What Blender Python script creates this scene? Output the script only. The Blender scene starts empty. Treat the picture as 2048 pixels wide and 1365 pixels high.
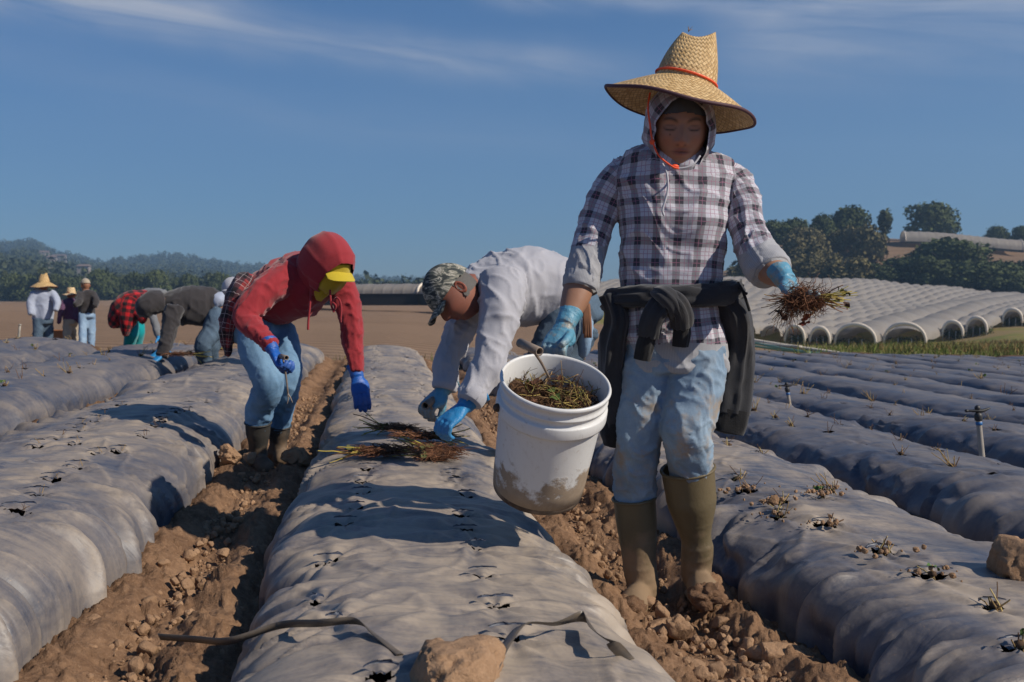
import bpy, math, random
import numpy as np
from mathutils import Vector, Matrix
random.seed(7)
rng = np.random.default_rng(11)
scene = bpy.context.scene
COL = scene.collection
R = math.radians

# ---------------------------------------------------------------- camera
F = 1991.0
TH = math.atan(82.5/F); PH = math.atan(267/F*math.cos(TH))
CAM = np.array([0., 0., .90])
FWD = np.array([math.sin(PH)*math.cos(TH), math.cos(PH)*math.cos(TH), -math.sin(TH)])
RGT = np.array([math.cos(PH), -math.sin(PH), 0.])
UPV = np.cross(RGT, FWD)
def at(px, py, Z):
    return CAM + Z*(FWD + (px-1024)/F*RGT + (682.5-py)/F*UPV)
def ray_z(px, py, z):
    d = FWD + (px-1024)/F*RGT + (682.5-py)/F*UPV
    return CAM + d*((z-CAM[2])/d[2])
def proj(P):
    q = np.asarray(P, float)-CAM; z = q@FWD
    return 1024+F*(q@RGT)/z, 682.5-F*(q@UPV)/z, z
cam_d = bpy.data.cameras.new('camera'); cam = bpy.data.objects.new('camera', cam_d); COL.objects.link(cam)
cam_d.sensor_width = 36; cam_d.lens = F/2048*36
cam_d.clip_start = .05; cam_d.clip_end = 30000
M = Matrix((RGT, UPV, -FWD)).transposed().to_4x4(); M.translation = Vector(CAM); cam.matrix_world = M
cam_d.dof.use_dof = True; cam_d.dof.focus_distance = 3.1; cam_d.dof.aperture_fstop = 7.1
scene.camera = cam
# ---------------------------------------------------------------- light
SUNV = np.array([1.75, -1.0, 1.52]); SUNV /= np.linalg.norm(SUNV)
sun_el = math.asin(SUNV[2]); sun_az = math.atan2(SUNV[0], SUNV[1])
sd = bpy.data.lights.new('sun', 'SUN'); sd.energy = 5.0; sd.angle = R(.55); sd.color = (1., .90, .76)
so = bpy.data.objects.new('sun', sd); COL.objects.link(so)
so.rotation_euler = Vector(SUNV).to_track_quat('Z', 'Y').to_euler(); so.location = (8, -4, 10)
scene.view_settings.view_transform = 'Standard'; scene.view_settings.look = 'None'
scene.view_settings.exposure = .22; scene.view_settings.gamma = 1
world = bpy.data.worlds.new('World'); scene.world = world; world.use_nodes = True

class NT:
    """tiny node-graph writer"""
    def __init__(s, tree): s.t = tree; s.n = tree.nodes; s.l = tree.links
    def add(s, kind, **kw):
        nd = s.n.new(kind)
        for k, v in kw.items():
            if hasattr(nd, k) and k not in ('inputs',): setattr(nd, k, v)
        return nd
    def put(s, nd, key, v):
        if v is None: return
        if isinstance(v, bpy.types.NodeSocket): s.l.new(v, nd.inputs[key])
        else: nd.inputs[key].default_value = v
    def math(s, op, a, b=None, c=None, clamp=False):
        nd = s.n.new('ShaderNodeMath'); nd.operation = op; nd.use_clamp = clamp
        for i, v in enumerate((a, b, c)):
            if v is not None: s.put(nd, i, v)
        return nd.outputs[0]
    def noise(s, vec, scale, detail=4, rough=.55, dist=0, out='Fac'):
        nd = s.n.new('ShaderNodeTexNoise'); s.put(nd, 'Vector', vec); s.put(nd, 'Scale', scale)
        nd.inputs['Detail'].default_value = detail; nd.inputs['Roughness'].default_value = rough
        nd.inputs['Distortion'].default_value = dist
        return nd.outputs[out]
    def ramp(s, fac, stops, interp='LINEAR'):
        nd = s.n.new('ShaderNodeValToRGB'); s.put(nd, 0, fac); cr = nd.color_ramp; cr.interpolation = interp
        while len(cr.elements) < len(stops): cr.elements.new(.5)
        for e, (p, c) in zip(cr.elements, stops):
            e.position = p; e.color = (c if len(c) == 4 else (*c, 1)) if hasattr(c, '__len__') else (c, c, c, 1)
        return nd.outputs[0]
    def mix(s, fac, a, b, blend='MIX'):
        nd = s.n.new('ShaderNodeMix'); nd.data_type = 'RGBA'; nd.blend_type = blend
        s.put(nd, 0, fac)
        for k, v in ((6, a), (7, b)):
            if not isinstance(v, bpy.types.NodeSocket) and len(v) == 3: v = (*v, 1)
            s.put(nd, k, v)
        return nd.outputs[2]
    def mapping(s, vec, scale=(1, 1, 1), loc=(0, 0, 0), rot=(0, 0, 0)):
        nd = s.n.new('ShaderNodeMapping'); s.put(nd, 0, vec)
        nd.inputs['Scale'].default_value = scale; nd.inputs['Location'].default_value = loc; nd.inputs['Rotation'].default_value = rot
        return nd.outputs[0]
    def sep(s, vec):
        nd = s.n.new('ShaderNodeSeparateXYZ'); s.put(nd, 0, vec); return nd.outputs
    def comb(s, x, y, z=0.):
        nd = s.n.new('ShaderNodeCombineXYZ')
        for i, v in enumerate((x, y, z)): s.put(nd, i, v)
        return nd.outputs[0]
    def attr(s, name, out='Vector'):
        nd = s.n.new('ShaderNodeAttribute'); nd.attribute_name = name; return nd.outputs[out]
    def pos(s): return s.n.new('ShaderNodeNewGeometry').outputs['Position']
    def objc(s): return s.n.new('ShaderNodeTexCoord').outputs['Object']
    def bump(s, h, strength=.5, dist=.01, normal=None):
        nd = s.n.new('ShaderNodeBump'); s.put(nd, 'Height', h); s.put(nd, 'Strength', strength); s.put(nd, 'Distance', dist)
        s.put(nd, 'Normal', normal); return nd.outputs[0]

# ---- sky
w = NT(world.node_tree); w.n.clear()
sky = w.n.new('ShaderNodeTexSky'); sky.sky_type = 'NISHITA'; sky.sun_disc = False
sky.sun_elevation = sun_el; sky.sun_rotation = sun_az; sky.altitude = 0
sky.air_density = 1.0; sky.dust_density = .35; sky.ozone_density = 1.6
dirv = w.n.new('ShaderNodeTexCoord').outputs['Generated']
sx, sy, sz = w.sep(dirv)
az = w.math('ARCTAN2', sx, sy); el = w.math('ARCSINE', sz)
def cirrus(az0, el0, slope, wid, az_a, az_b, off):
    line = w.math('ADD', el0, w.math('MULTIPLY', w.math('SUBTRACT', az, az0), slope))
    wob = w.math('MULTIPLY', w.math('SUBTRACT', w.noise(w.comb(w.math('MULTIPLY', az, 5.), off, 0.), 1., 3), .5), .05)
    d = w.math('DIVIDE', w.math('SUBTRACT', w.math('SUBTRACT', el, line), wob), wid)
    g = w.math('POWER', 2.718, w.math('MULTIPLY', w.math('MULTIPLY', d, d), -1.))
    mr = w.n.new('ShaderNodeMapRange'); mr.interpolation_type = 'SMOOTHSTEP'; w.put(mr, 0, az); w.put(mr, 1, az_a); w.put(mr, 2, az_b)
    return w.math('MULTIPLY', g, mr.outputs[0])
st = w.noise(w.comb(w.math('MULTIPLY', az, 4.), w.math('MULTIPLY', w.math('ADD', el, w.math('MULTIPLY', az, .12)), 30.), 3.), 1., 8, .62, .6)
st = w.ramp(st, [(.30, 0.), (.62, 1.)])
g1 = cirrus(0., .243, -.075, .017, .34, .12, 2.)
g1b = w.math('MULTIPLY', cirrus(-.30, .268, -.03, .022, -.05, -.2, 4.), 1.1)
g2 = cirrus(.5, .243, -.06, .040, .29, .40, 7.)
g2b = w.math('MULTIPLY', cirrus(.16, .290, -.06, .010, .08, .13, 9.), .8)
g4 = w.math('MULTIPLY', cirrus(0., .17, -.12, .02, .35, .0, 14.), .22)
gs = w.math('ADD', w.math('ADD', w.math('ADD', g1, g1b), w.math('ADD', g2, g2b)), g4)
cl = w.math('MULTIPLY', w.math('MULTIPLY', gs, w.math('ADD', st, .14)), .50, clamp=True)
vl = w.noise(w.comb(w.math('MULTIPLY', az, 2.), w.math('MULTIPLY', el, 14.), 5.), 1., 6, .6, .5)
cl = w.math('ADD', cl, w.math('MULTIPLY', w.ramp(vl, [(.45, 0.), (.8, 1.)]), .03))
skc = sky.outputs[0]
tint = w.ramp(el, [(0., (.50, .66, .97)), (.10, (.37, .66, 1.01)), (.28, (.22, .60, 1.05))])
skc = w.mix(1., skc, tint, 'MULTIPLY'); skc = w.mix(cl, skc, (6.2, 6.5, 7.6))
bg = w.n.new('ShaderNodeBackground'); w.put(bg, 0, skc); bg.inputs[1].default_value = .064
ow = w.n.new('ShaderNodeOutputWorld'); w.l.new(bg.outputs[0], ow.inputs[0])

# ---------------------------------------------------------------- numpy helpers
def _h(ix, iy, iz, seed):
    n = (ix*374761393 + iy*668265263 + iz*2147483647 + seed*1274126177) & 0xFFFFFFFF
    n = ((n ^ (n >> 13))*1274126177) & 0xFFFFFFFF
    n = (n ^ (n >> 16)) & 0xFFFF
    return n.astype(np.float64)/32767.5-1
def vn(x, y, z=0., seed=0):
    x, y, z = np.broadcast_arrays(np.asarray(x, float), np.asarray(y, float), np.asarray(z, float))
    ix = np.floor(x).astype(np.int64); iy = np.floor(y).astype(np.int64); iz = np.floor(z).astype(np.int64)
    fx = x-ix; fy = y-iy; fz = z-iz
    fx = fx*fx*fx*(fx*(fx*6-15)+10); fy = fy*fy*fy*(fy*(fy*6-15)+10); fz = fz*fz*fz*(fz*(fz*6-15)+10)
    r = 0
    for a in (0, 1):
        wa = fx if a else 1-fx
        for b in (0, 1):
            wb = fy if b else 1-fy
            for c in (0, 1):
                wc = fz if c else 1-fz
                r = r+wa*wb*wc*_h(ix+a, iy+b, iz+c, seed)
    return r
def fbm(x, y, z=0., seed=0, o=4, g=.5, lac=2.03):
    r = 0; a = 1.
    for i in range(o):
        r = r+a*vn(x, y, z, seed+i*17); x = np.asarray(x)*lac+3.1; y = np.asarray(y)*lac+1.7; z = np.asarray(z)*lac+.3; a *= g
    return r
def ridge(x, y, z=0., seed=0, o=3):
    r = 0; a = 1.
    for i in range(o):
        r = r+a*(1-np.abs(vn(x, y, z, seed+i*13)))**2; x = np.asarray(x)*2.1+1.3; y = np.asarray(y)*2.1; z = np.asarray(z)*2.1; a *= .5
    return r-.9
def sstep(a, b, x):
    t = np.clip((np.asarray(x, float)-a)/(b-a), 0, 1); return t*t*(3-2*t)
def nrm(v):
    v = np.asarray(v, float); return v/(np.linalg.norm(v, axis=-1, keepdims=True)+1e-12)

class MB:
    """mesh collector: vertices, quads/tris, optional per-vertex vec attributes"""
    def __init__(s): s.v = []; s.f4 = []; s.f3 = []; s.n = 0; s.a = {}
    def add(s, V, quads=None, tris=None, **at_):
        V = np.asarray(V, float).reshape(-1, 3); k = len(V)
        for name in set(s.a) | set(at_):
            if name not in s.a: s.a[name] = [np.zeros((s.n, 3))]
            A = at_.get(name); A = np.zeros((k, 3)) if A is None else np.broadcast_to(np.asarray(A, float), (k, 3))
            s.a[name].append(A)
        s.v.append(V)
        if quads is not None and len(quads): s.f4.append(np.asarray(quads, np.int64).reshape(-1, 4)+s.n)
        if tris is not None and len(tris): s.f3.append(np.asarray(tris, np.int64).reshape(-1, 3)+s.n)
        s.n += k; return s
    def arrays(s):
        V = np.concatenate(s.v) if s.v else np.zeros((0, 3))
        f4 = np.concatenate(s.f4) if s.f4 else np.zeros((0, 4), np.int64)
        f3 = np.concatenate(s.f3) if s.f3 else np.zeros((0, 3), np.int64)
        return V, f4, f3, {k: np.concatenate(a) for k, a in s.a.items()}
    def mesh(s, name, smooth=True):
        V, f4, f3, A = s.arrays()
        return mk_mesh(name, V, f4, f3, A, smooth)
    def build(s, name, mat, parent=None, smooth=True, origin=None):
        V, f4, f3, A = s.arrays()
        if origin is None: origin = np.zeros(3)
        me = mk_mesh(name, V-np.asarray(origin, float), f4, f3, A, smooth)
        o = link(name, me, mat, parent)
        if parent is None: o.location = Vector(origin)
        else:
            o.location = Vector(origin)-parent.location if True else 0
        return o
def mk_mesh(name, V, f4, f3, A=None, smooth=True):
    me = bpy.data.meshes.new(name)
    n4, n3 = len(f4), len(f3)
    me.vertices.add(len(V)); me.vertices.foreach_set('co', np.ascontiguousarray(V, np.float32).ravel())
    me.loops.add(n4*4+n3*3); me.loops.foreach_set('vertex_index', np.concatenate([np.asarray(f4).ravel(), np.asarray(f3).ravel()]).astype(np.int32))
    me.polygons.add(n4+n3)
    ls = np.concatenate([np.arange(n4)*4, n4*4+np.arange(n3)*3]).astype(np.int32)
    me.polygons.foreach_set('loop_start', ls)
    me.polygons.foreach_set('loop_total', np.concatenate([np.full(n4, 4), np.full(n3, 3)]).astype(np.int32))
    me.polygons.foreach_set('use_smooth', np.full(n4+n3, bool(smooth)))
    me.update(calc_edges=True); me.validate()
    for k, a in (A or {}).items():
        at_ = me.attributes.new(k, 'FLOAT_VECTOR', 'POINT'); at_.data.foreach_set('vector', np.ascontiguousarray(a, np.float32).ravel())
    return me
def link(name, me, mat=None, parent=None):
    o = bpy.data.objects.new(name, me); COL.objects.link(o)
    if mat is not None and me is not None:
        if len(me.materials) == 0: me.materials.append(mat)
    if parent is not None: o.parent = parent
    return o
def tag(o, label=None, cat=None, group=None, kind=None):
    if label: o['label'] = label
    if cat: o['category'] = cat
    if group: o['group'] = group
    if kind: o['kind'] = kind
    return o
def thing(name, loc, label, cat, group=None):
    o = bpy.data.objects.new(name, None); COL.objects.link(o); o.location = Vector(loc); o.empty_display_size = .1
    return tag(o, label, cat, group)
def grid_quads(n, m, wrap=False):
    """n rows, m columns"""
    i = np.arange(n-1)[:, None]; j = np.arange(m if wrap else m-1)[None, :]
    a = i*m+j; b = i*m+(j+1) % m
    return np.stack([a, b, b+m, a+m], -1).reshape(-1, 4)
def cr(P, n):
    """Catmull-Rom resample rows of P (k,d) to n; returns values"""
    P = np.asarray(P, float)
    if P.ndim == 1: P = P[:, None]
    k = len(P); t = np.linspace(0, k-1, n); i = np.clip(np.floor(t).astype(int), 0, k-2); f = (t-i)[:, None]
    Q = np.vstack([2*P[0]-P[1], P, 2*P[-1]-P[-2]])
    a, b, c, d = Q[i], Q[i+1], Q[i+2], Q[i+3]
    return .5*((2*b)+(-a+c)*f+(2*a-5*b+4*c-d)*f*f+(-a+3*b-3*c+d)*f**3)
def loft(mb, pts, rx, ry, ref=(0, -1, 0), nu=40, nv=40, e=1., capA=True, capB=True, disp=None, name_attr='uvw', tagw=0., lin=False):
    """closed tube through pts; rx across, ry along ref; e<1 boxier. disp(P,th,s,Lm)->offset along normal"""
    C = cr(pts, nv); RX = cr(np.asarray(rx, float), nv)[:, 0]; RY = cr(np.asarray(ry, float), nv)[:, 0]
    T = nrm(np.gradient(C, axis=0)); ref = np.asarray(ref, float)
    ref = cr(ref, nv) if ref.ndim == 2 else np.broadcast_to(ref, C.shape)
    S = nrm(np.cross(ref, T)); Fr = nrm(np.cross(T, S))
    L = np.concatenate([[0], np.cumsum(np.linalg.norm(np.diff(C, axis=0), axis=1))])
    th = np.linspace(0, 2*np.pi, nu, endpoint=False)
    c, s = np.cos(th), np.sin(th); ce = np.sign(c)*np.abs(c)**e; se = np.sign(s)*np.abs(s)**e
    D = ce[None, :, None]*S[:, None, :]*RX[:, None, None]+se[None, :, None]*Fr[:, None, :]*RY[:, None, None]
    V = C[:, None, :]+D; N = nrm(D)
    u = np.broadcast_to((th/(2*np.pi))[None, :]*2*np.pi*max(RX.mean(), .001), (nv, nu))
    vv = np.broadcast_to(L[:, None], (nv, nu))
    if disp is not None:
        V = V+N*disp(V, np.broadcast_to(th[None], (nv, nu)), vv, L[-1])[..., None]
    q = grid_quads(nv, nu, True); A = np.stack([u, vv, np.full_like(u, tagw)], -1).reshape(-1, 3)
    V = V.reshape(-1, 3); tris = []
    ex = []; eA = []
    if capA:
        ci = len(V)+len(ex); ex.append(C[0]-T[0]*min(RX[0], RY[0])*.25); eA.append([0, 0, tagw])
        tris += [[ci, (j+1) % nu, j] for j in range(nu)]
    if capB:
        ci = len(V)+len(ex); ex.append(C[-1]+T[-1]*min(RX[-1], RY[-1])*.25); eA.append([0, L[-1], tagw]); b = (nv-1)*nu
        tris += [[ci, b+j, b+(j+1) % nu] for j in range(nu)]
    if ex: V = np.vstack([V, ex]); A = np.vstack([A, eA])
    mb.add(V, q, tris, **{name_attr: A})
    return mb
def box(mb, c, h, rot=None, **kw):
    s = np.array([[x, y, z] for x in (-1, 1) for y in (-1, 1) for z in (-1, 1)], float)*np.asarray(h, float)
    if rot is not None: s = s@np.asarray(rot, float).T
    return mb.add(s+np.asarray(c, float), [[0, 1, 3, 2], [4, 6, 7, 5], [0, 4, 5, 1], [2, 3, 7, 6], [0, 2, 6, 4], [1, 5, 7, 3]], **kw)
_ico = {}
def ico(sub):
    if sub not in _ico:
        import bmesh
        b = bmesh.new(); bmesh.ops.create_icosphere(b, subdivisions=sub, radius=1)
        V = np.array([v.co[:] for v in b.verts]); Fc = np.array([[v.index for v in f.verts] for f in b.faces]); b.free(); _ico[sub] = (V, Fc)
    return _ico[sub]
def ell(mb, c, r, sub=3, rot=None, **kw):
    V, Fc = ico(sub); V = V*np.asarray(r, float)
    if rot is not None: V = V@np.asarray(rot).T
    return mb.add(V+np.asarray(c, float), None, Fc, **kw)
def frame(fw, up=(0, 0, 1)):
    """matrix with columns x(right), y(forward), z(up)"""
    y = nrm(fw); x = nrm(np.cross(y, up)); z = np.cross(x, y); return np.stack([x, y, z], 1)
def fuse(mb, voxel, smooth=2, fac=.5):
    """voxel-remesh the collected shapes into one skin; returns V, quads"""
    me = mb.mesh('tmp'); o = bpy.data.objects.new('tmp', me); COL.objects.link(o)
    r = o.modifiers.new('r', 'REMESH'); r.mode = 'VOXEL'; r.voxel_size = voxel
    if smooth:
        s = o.modifiers.new('s', 'SMOOTH'); s.factor = fac; s.iterations = smooth
    dg = bpy.context.evaluated_depsgraph_get(); ev = o.evaluated_get(dg); m2 = ev.to_mesh()
    V = np.empty(len(m2.vertices)*3, np.float32); m2.vertices.foreach_get('co', V); V = V.reshape(-1, 3).astype(float)
    nl = np.empty(len(m2.polygons), np.int32); m2.polygons.foreach_get('loop_total', nl)
    li = np.empty(len(m2.loops), np.int32); m2.loops.foreach_get('vertex_index', li)
    Q = li.reshape(-1, 4) if (nl == 4).all() else None
    if Q is None:
        Q = []; k = 0
        for t in nl:
            f = li[k:k+t]; k += t; Q.append(list(f) if t == 4 else [f[0], f[1], f[2], f[2]])
        Q = np.array(Q)
    ev.to_mesh_clear(); bpy.data.objects.remove(o); bpy.data.meshes.remove(me)
    return V, Q.astype(np.int64)
def vnormals(V, Q):
    fn = np.cross(V[Q[:, 2]]-V[Q[:, 0]], V[Q[:, 3]]-V[Q[:, 1]]); N = np.zeros_like(V)
    for k in range(4): np.add.at(N, Q[:, k], fn)
    return nrm(N)
def tubes(mb, paths, rad, nu=4, col=None, taper=.4):
    """thin strands: paths list of (k,3)"""
    for P in paths:
        P = np.asarray(P, float); k = len(P); T = nrm(np.gradient(P, axis=0)); S = nrm(np.cross(T, [.31, .22, .93])); B = np.cross(T, S)
        r = (rad if np.isscalar(rad) else rad)*np.linspace(1, taper, k)
        th = np.arange(nu)*2*np.pi/nu
        V = P[:, None]+(np.cos(th)[None, :, None]*S[:, None]+np.sin(th)[None, :, None]*B[:, None])*r[:, None, None]
        kw = {} if col is None else {'col': np.asarray(col, float)*random.uniform(.75, 1.2)}
        mb.add(V, grid_quads(k, nu, True), [[0, 2, 1]]+[[(k-1)*nu, (k-1)*nu+1, (k-1)*nu+2]]+([[0, 3, 2], [(k-1)*nu, (k-1)*nu+2, (k-1)*nu+3]] if nu == 4 else []), **kw)
def wiggle(a, d, L, k=8, curl=.3, grav=0.):
    """random strand from a along d"""
    P = [np.array(a, float)]; d = nrm(d)
    for i in range(k):
        d = nrm(d+np.array([random.gauss(0, curl), random.gauss(0, curl), random.gauss(0, curl)-grav])); P.append(P[-1]+d*L/k)
    return np.array(P)

# ---------------------------------------------------------------- materials
def new_mat(name):
    m = bpy.data.materials.new(name); m.use_nodes = True; t = NT(m.node_tree); t.n.clear()
    b = t.n.new('ShaderNodeBsdfPrincipled'); o = t.n.new('ShaderNodeOutputMaterial'); t.l.new(b.outputs[0], o.inputs[0])
    return m, t, b
def cloth_mat(name, c, var=.18, weave=900, rough=.92, bumpd=.0008, fold=0, dirt=None, sheen=.25):
    m, t, b = new_mat(name); p = t.objc()
    n = t.noise(p, 9, 5, .6); n2 = t.noise(p, 260, 2)
    c = np.asarray(c, float)
    col = t.mix(n, tuple(c*(1-var)), tuple(np.minimum(c*(1+var), 1)))
    col = t.mix(t.math('MULTIPLY', n2, .35), col, tuple(c*.7))
    if dirt:
        k = t.ramp(t.noise(p, 7, 6, .65), [(.52, 0.), (.72, 1.)]); col = t.mix(t.math('MULTIPLY', k, dirt[1]), col, dirt[0])
    t.put(b, 'Base Color', col); b.inputs['Roughness'].default_value = rough
    b.inputs['Sheen Weight'].default_value = sheen; b.inputs['Specular IOR Level'].default_value = .2
    h = t.math('ADD', t.noise(p, weave*.35, 3), t.math('MULTIPLY', t.noise(p, 45, 4, .6), 1.4))
    t.put(b, 'Normal', t.bump(h, .55, bumpd*2)); return m
def soil_mat(name, dry=(.30, .185, .11), wet=(.13, .07, .042), bd=.012, sc=1.):
    m, t, b = new_mat(name); p = t.pos()
    n = t.noise(p, 3.2*sc, 8, .68); n2 = t.noise(p, 38*sc, 6, .7); n3 = t.noise(p, 190*sc, 4, .7)
    f = t.math('ADD', t.math('MULTIPLY', n, .65), t.math('MULTIPLY', n2, .45))
    col = t.mix(t.ramp(f, [(.38, 0.), (.66, 1.)]), wet, dry)
    col = t.mix(t.math('MULTIPLY', t.ramp(n3, [(.55, 0.), (.75, 1.)]), .5), col, (.42, .30, .20))
    t.put(b, 'Base Color', col); b.inputs['Roughness'].default_value = .95; b.inputs['Specular IOR Level'].default_value = .12
    vo = t.n.new('ShaderNodeTexVoronoi'); t.put(vo, 'Vector', p); t.put(vo, 'Scale', 42*sc)
    h = t.math('ADD', t.math('ADD', n2, t.math('MULTIPLY', n3, .35)), t.math('MULTIPLY', vo.outputs[0], .5))
    t.put(b, 'Normal', t.bump(h, .8, bd)); return m
MSOIL = soil_mat('soil'); MSOILD = soil_mat('damp soil', (.15, .085, .05), (.06, .035, .022))
MCLOD = soil_mat('clod', (.36, .225, .135), (.20, .12, .07), .01, .9)
def attr_mat(name, rough=.85, spec=.2, nb=0, nd=.01, trans=0):
    m, t, b = new_mat(name); c = t.attr('col'); p = t.objc()
    c = t.mix(t.math('MULTIPLY', t.noise(p, 30, 4), .5), c, t.mix(.5, c, (.02, .02, .02)))
    t.put(b, 'Base Color', c); b.inputs['Roughness'].default_value = rough; b.inputs['Specular IOR Level'].default_value = spec
    if nb: t.put(b, 'Normal', t.bump(t.noise(p, nb, 4), .6, nd))
    return m
MATTR = attr_mat('dry plant')
def leaf_mat(name, c1, c2, spots=1.):
    m, t, b = new_mat(name); p = t.objc(); oi = t.n.new('ShaderNodeObjectInfo')
    rnd = t.attr('col')
    n = t.noise(p, .35*spots, 4, .6)
    col = t.mix(n, c1, c2); col = t.mix(t.sep(rnd)[0], col, tuple(np.asarray(c2)*1.25))
    col = t.mix(t.math('MULTIPLY', oi.outputs['Random'], .45), col, tuple(np.asarray(c1)*.8))
    t.put(b, 'Base Color', col); b.inputs['Roughness'].default_value = .8; b.inputs['Specular IOR Level'].default_value = .15
    return m
# ================================================================ terrain
def az_of(px): return PH+math.atan((px-1024)/F)
SL = .05
DI = np.array([10, 16, 25, 40, 80, 150, 250, 330, 400, 450, 600, 1000, 1800, 2800, 6000.])
TB = {  # pixel column -> heights at DI
 -1600: [-.1, -.15, -.25, -.4, -.5, -.6, -.6, -.6, -0.6, -.5, -.3, 30, 80, 140, 120],
 -200: [-.1, -.15, -.25, -.4, -.5, -.6, -.6, -.6, -0.6, -.5, -.3, 30, 80, 138, 100],
 0: [-.1, -.15, -.25, -.4, -.5, -.6, -.6, -.6, -0.6, -.5, -.3, 26, 72, 143, 100],
 60: [-.1, -.15, -.25, -.4, -.5, -.6, -.6, -.6, -0.6, -.5, -.3, 26, 72, 150, 100],
 130: [-.1, -.15, -.25, -.4, -.5, -.6, -.6, -.6, -0.6, -.5, -.3, 18, 55, 116, 90],
 200: [-.1, -.15, -.25, -.4, -.5, -.6, -.6, -.6, -0.6, -.5, -.3, 10, 45, 90, 60],
 290: [-.1, -.15, -.25, -.4, -.5, -.6, -.6, -.6, -0.6, -.5, -.3, 6, 45, 108, 60],
 350: [-.1, -.15, -.25, -.4, -.5, -.6, -.6, -.6, -0.6, -.5, -.3, 6, 45, 112, 60],
 420: [-.1, -.15, -.25, -.4, -.5, -.6, -.6, -.6, -0.6, -.5, -.3, 5, 38, 96, 50],
 520: [-.15, -.2, -.3, -.4, -.5, -.6, -.6, -.6, -0.6, -.5, -.3, 2, 25, 80, 40],
 640: [-.2, -.25, -.35, -.5, -.5, -.6, -.6, -.6, -0.6, -.5, -.3, 0, 15, 58, 30],
 760: [-.25, -.3, -.4, -.5, -.6, -.7, -.6, -.6, -0.6, -.5, -.3, 0, 10, 46, 25],
 900: [-.3, -.4, -.5, -.6, -.8, -1.2, -.8, -.6, -0.6, -.5, -.3, 0, 8, 44, 20],
 1050: [-.35, -.5, -.6, -.8, -1.2, -1.8, -1.4, 2.5, 2.5, 3, 2, 0, 6, 36, 20],
 1250: [-.4, -.6, -.8, -1.1, -1.9, -3.0, -1.0, 5.2, 5.5, 6, 5, 4, 6, 30, 20],
 1450: [-.5, -.65, -.85, -1.2, -2.5, -6.6, -.2, 5.6, 8, 13, 18, 10, 6, 30, 20],
 1560: [-.5, -.7, -.85, -1.25, -2.7, -8.2, -.2, 5.4, 10, 25, 34, 20, 10, 30, 20],
 1700: [-.5, -.7, -.9, -1.3, -2.8, -8.4, -2.6, 5.0, 10, 27, 38, 20, 10, 30, 20],
 1850: [-.5, -.8, -.9, -1.3, -2.7, -8.0, -3.2, 3.0, 8, 28, 36, 20, 10, 30, 20],
 2048: [-.6, -.8, -1., -1.4, -2.7, -5.6, -2.3, -.6, 6, 26, 31, 20, 10, 30, 20],
 2300: [-.6, -.8, -1., -1.4, -2.5, -4., -3., -1., 5, 24, 28, 20, 10, 30, 20],
 4200: [-.6, -.8, -1., -1.4, -2.5, -4., -3., -1., 4, 18, 20, 20, 10, 30, 20]}
_pc = sorted(TB); _az = np.array([az_of(p) for p in _pc]); _tb = np.array([TB[p] for p in _pc], float)
def bound(x): return 14.9+.62*x
def _tab(az, r):
    az = np.clip(az, _az[0], _az[-1]); lr = np.log(np.clip(r, DI[0], DI[-1])); ld = np.log(DI)
    j = np.clip(np.searchsorted(_az, az, side='right')-1, 0, len(_az)-2); f = (az-_az[j])/(_az[j+1]-_az[j]); f = f*f*(3-2*f)
    i = np.clip(np.searchsorted(ld, lr, side='right')-1, 0, len(ld)-2); g = (lr-ld[i])/(ld[i+1]-ld[i]); g = g*g*(3-2*g)*.6+g*.4
    return (_tb[j, i]*(1-g)+_tb[j, i+1]*g)*(1-f)+(_tb[j+1, i]*(1-g)+_tb[j+1, i+1]*g)*f
def Zg(x, y, detail=False):
    x = np.asarray(x, float); y = np.asarray(y, float); r = np.hypot(x, y); az_ = np.arctan2(x, y)
    far = _tab(az_, r*np.maximum(np.cos(az_-PH), .6)); near = -SL*np.clip(x, -12, 30)
    k = sstep(-.2, 1.6, y-bound(x)); k = np.maximum(k, sstep(26, 34, r))
    return near*(1-k)+far*k
def gz(px, Z):
    """ground point under a pixel column at camera depth Z"""
    p = at(px, 600, Z); return np.array([p[0], p[1], float(Zg(p[0], p[1]))])

CEN = [-8.8, -7.55, -6.3, -5.05, -3.80, -2.55, -1.28, .12, 1.60]+[1.60+1.245*k for k in range(1, 15)]
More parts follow.
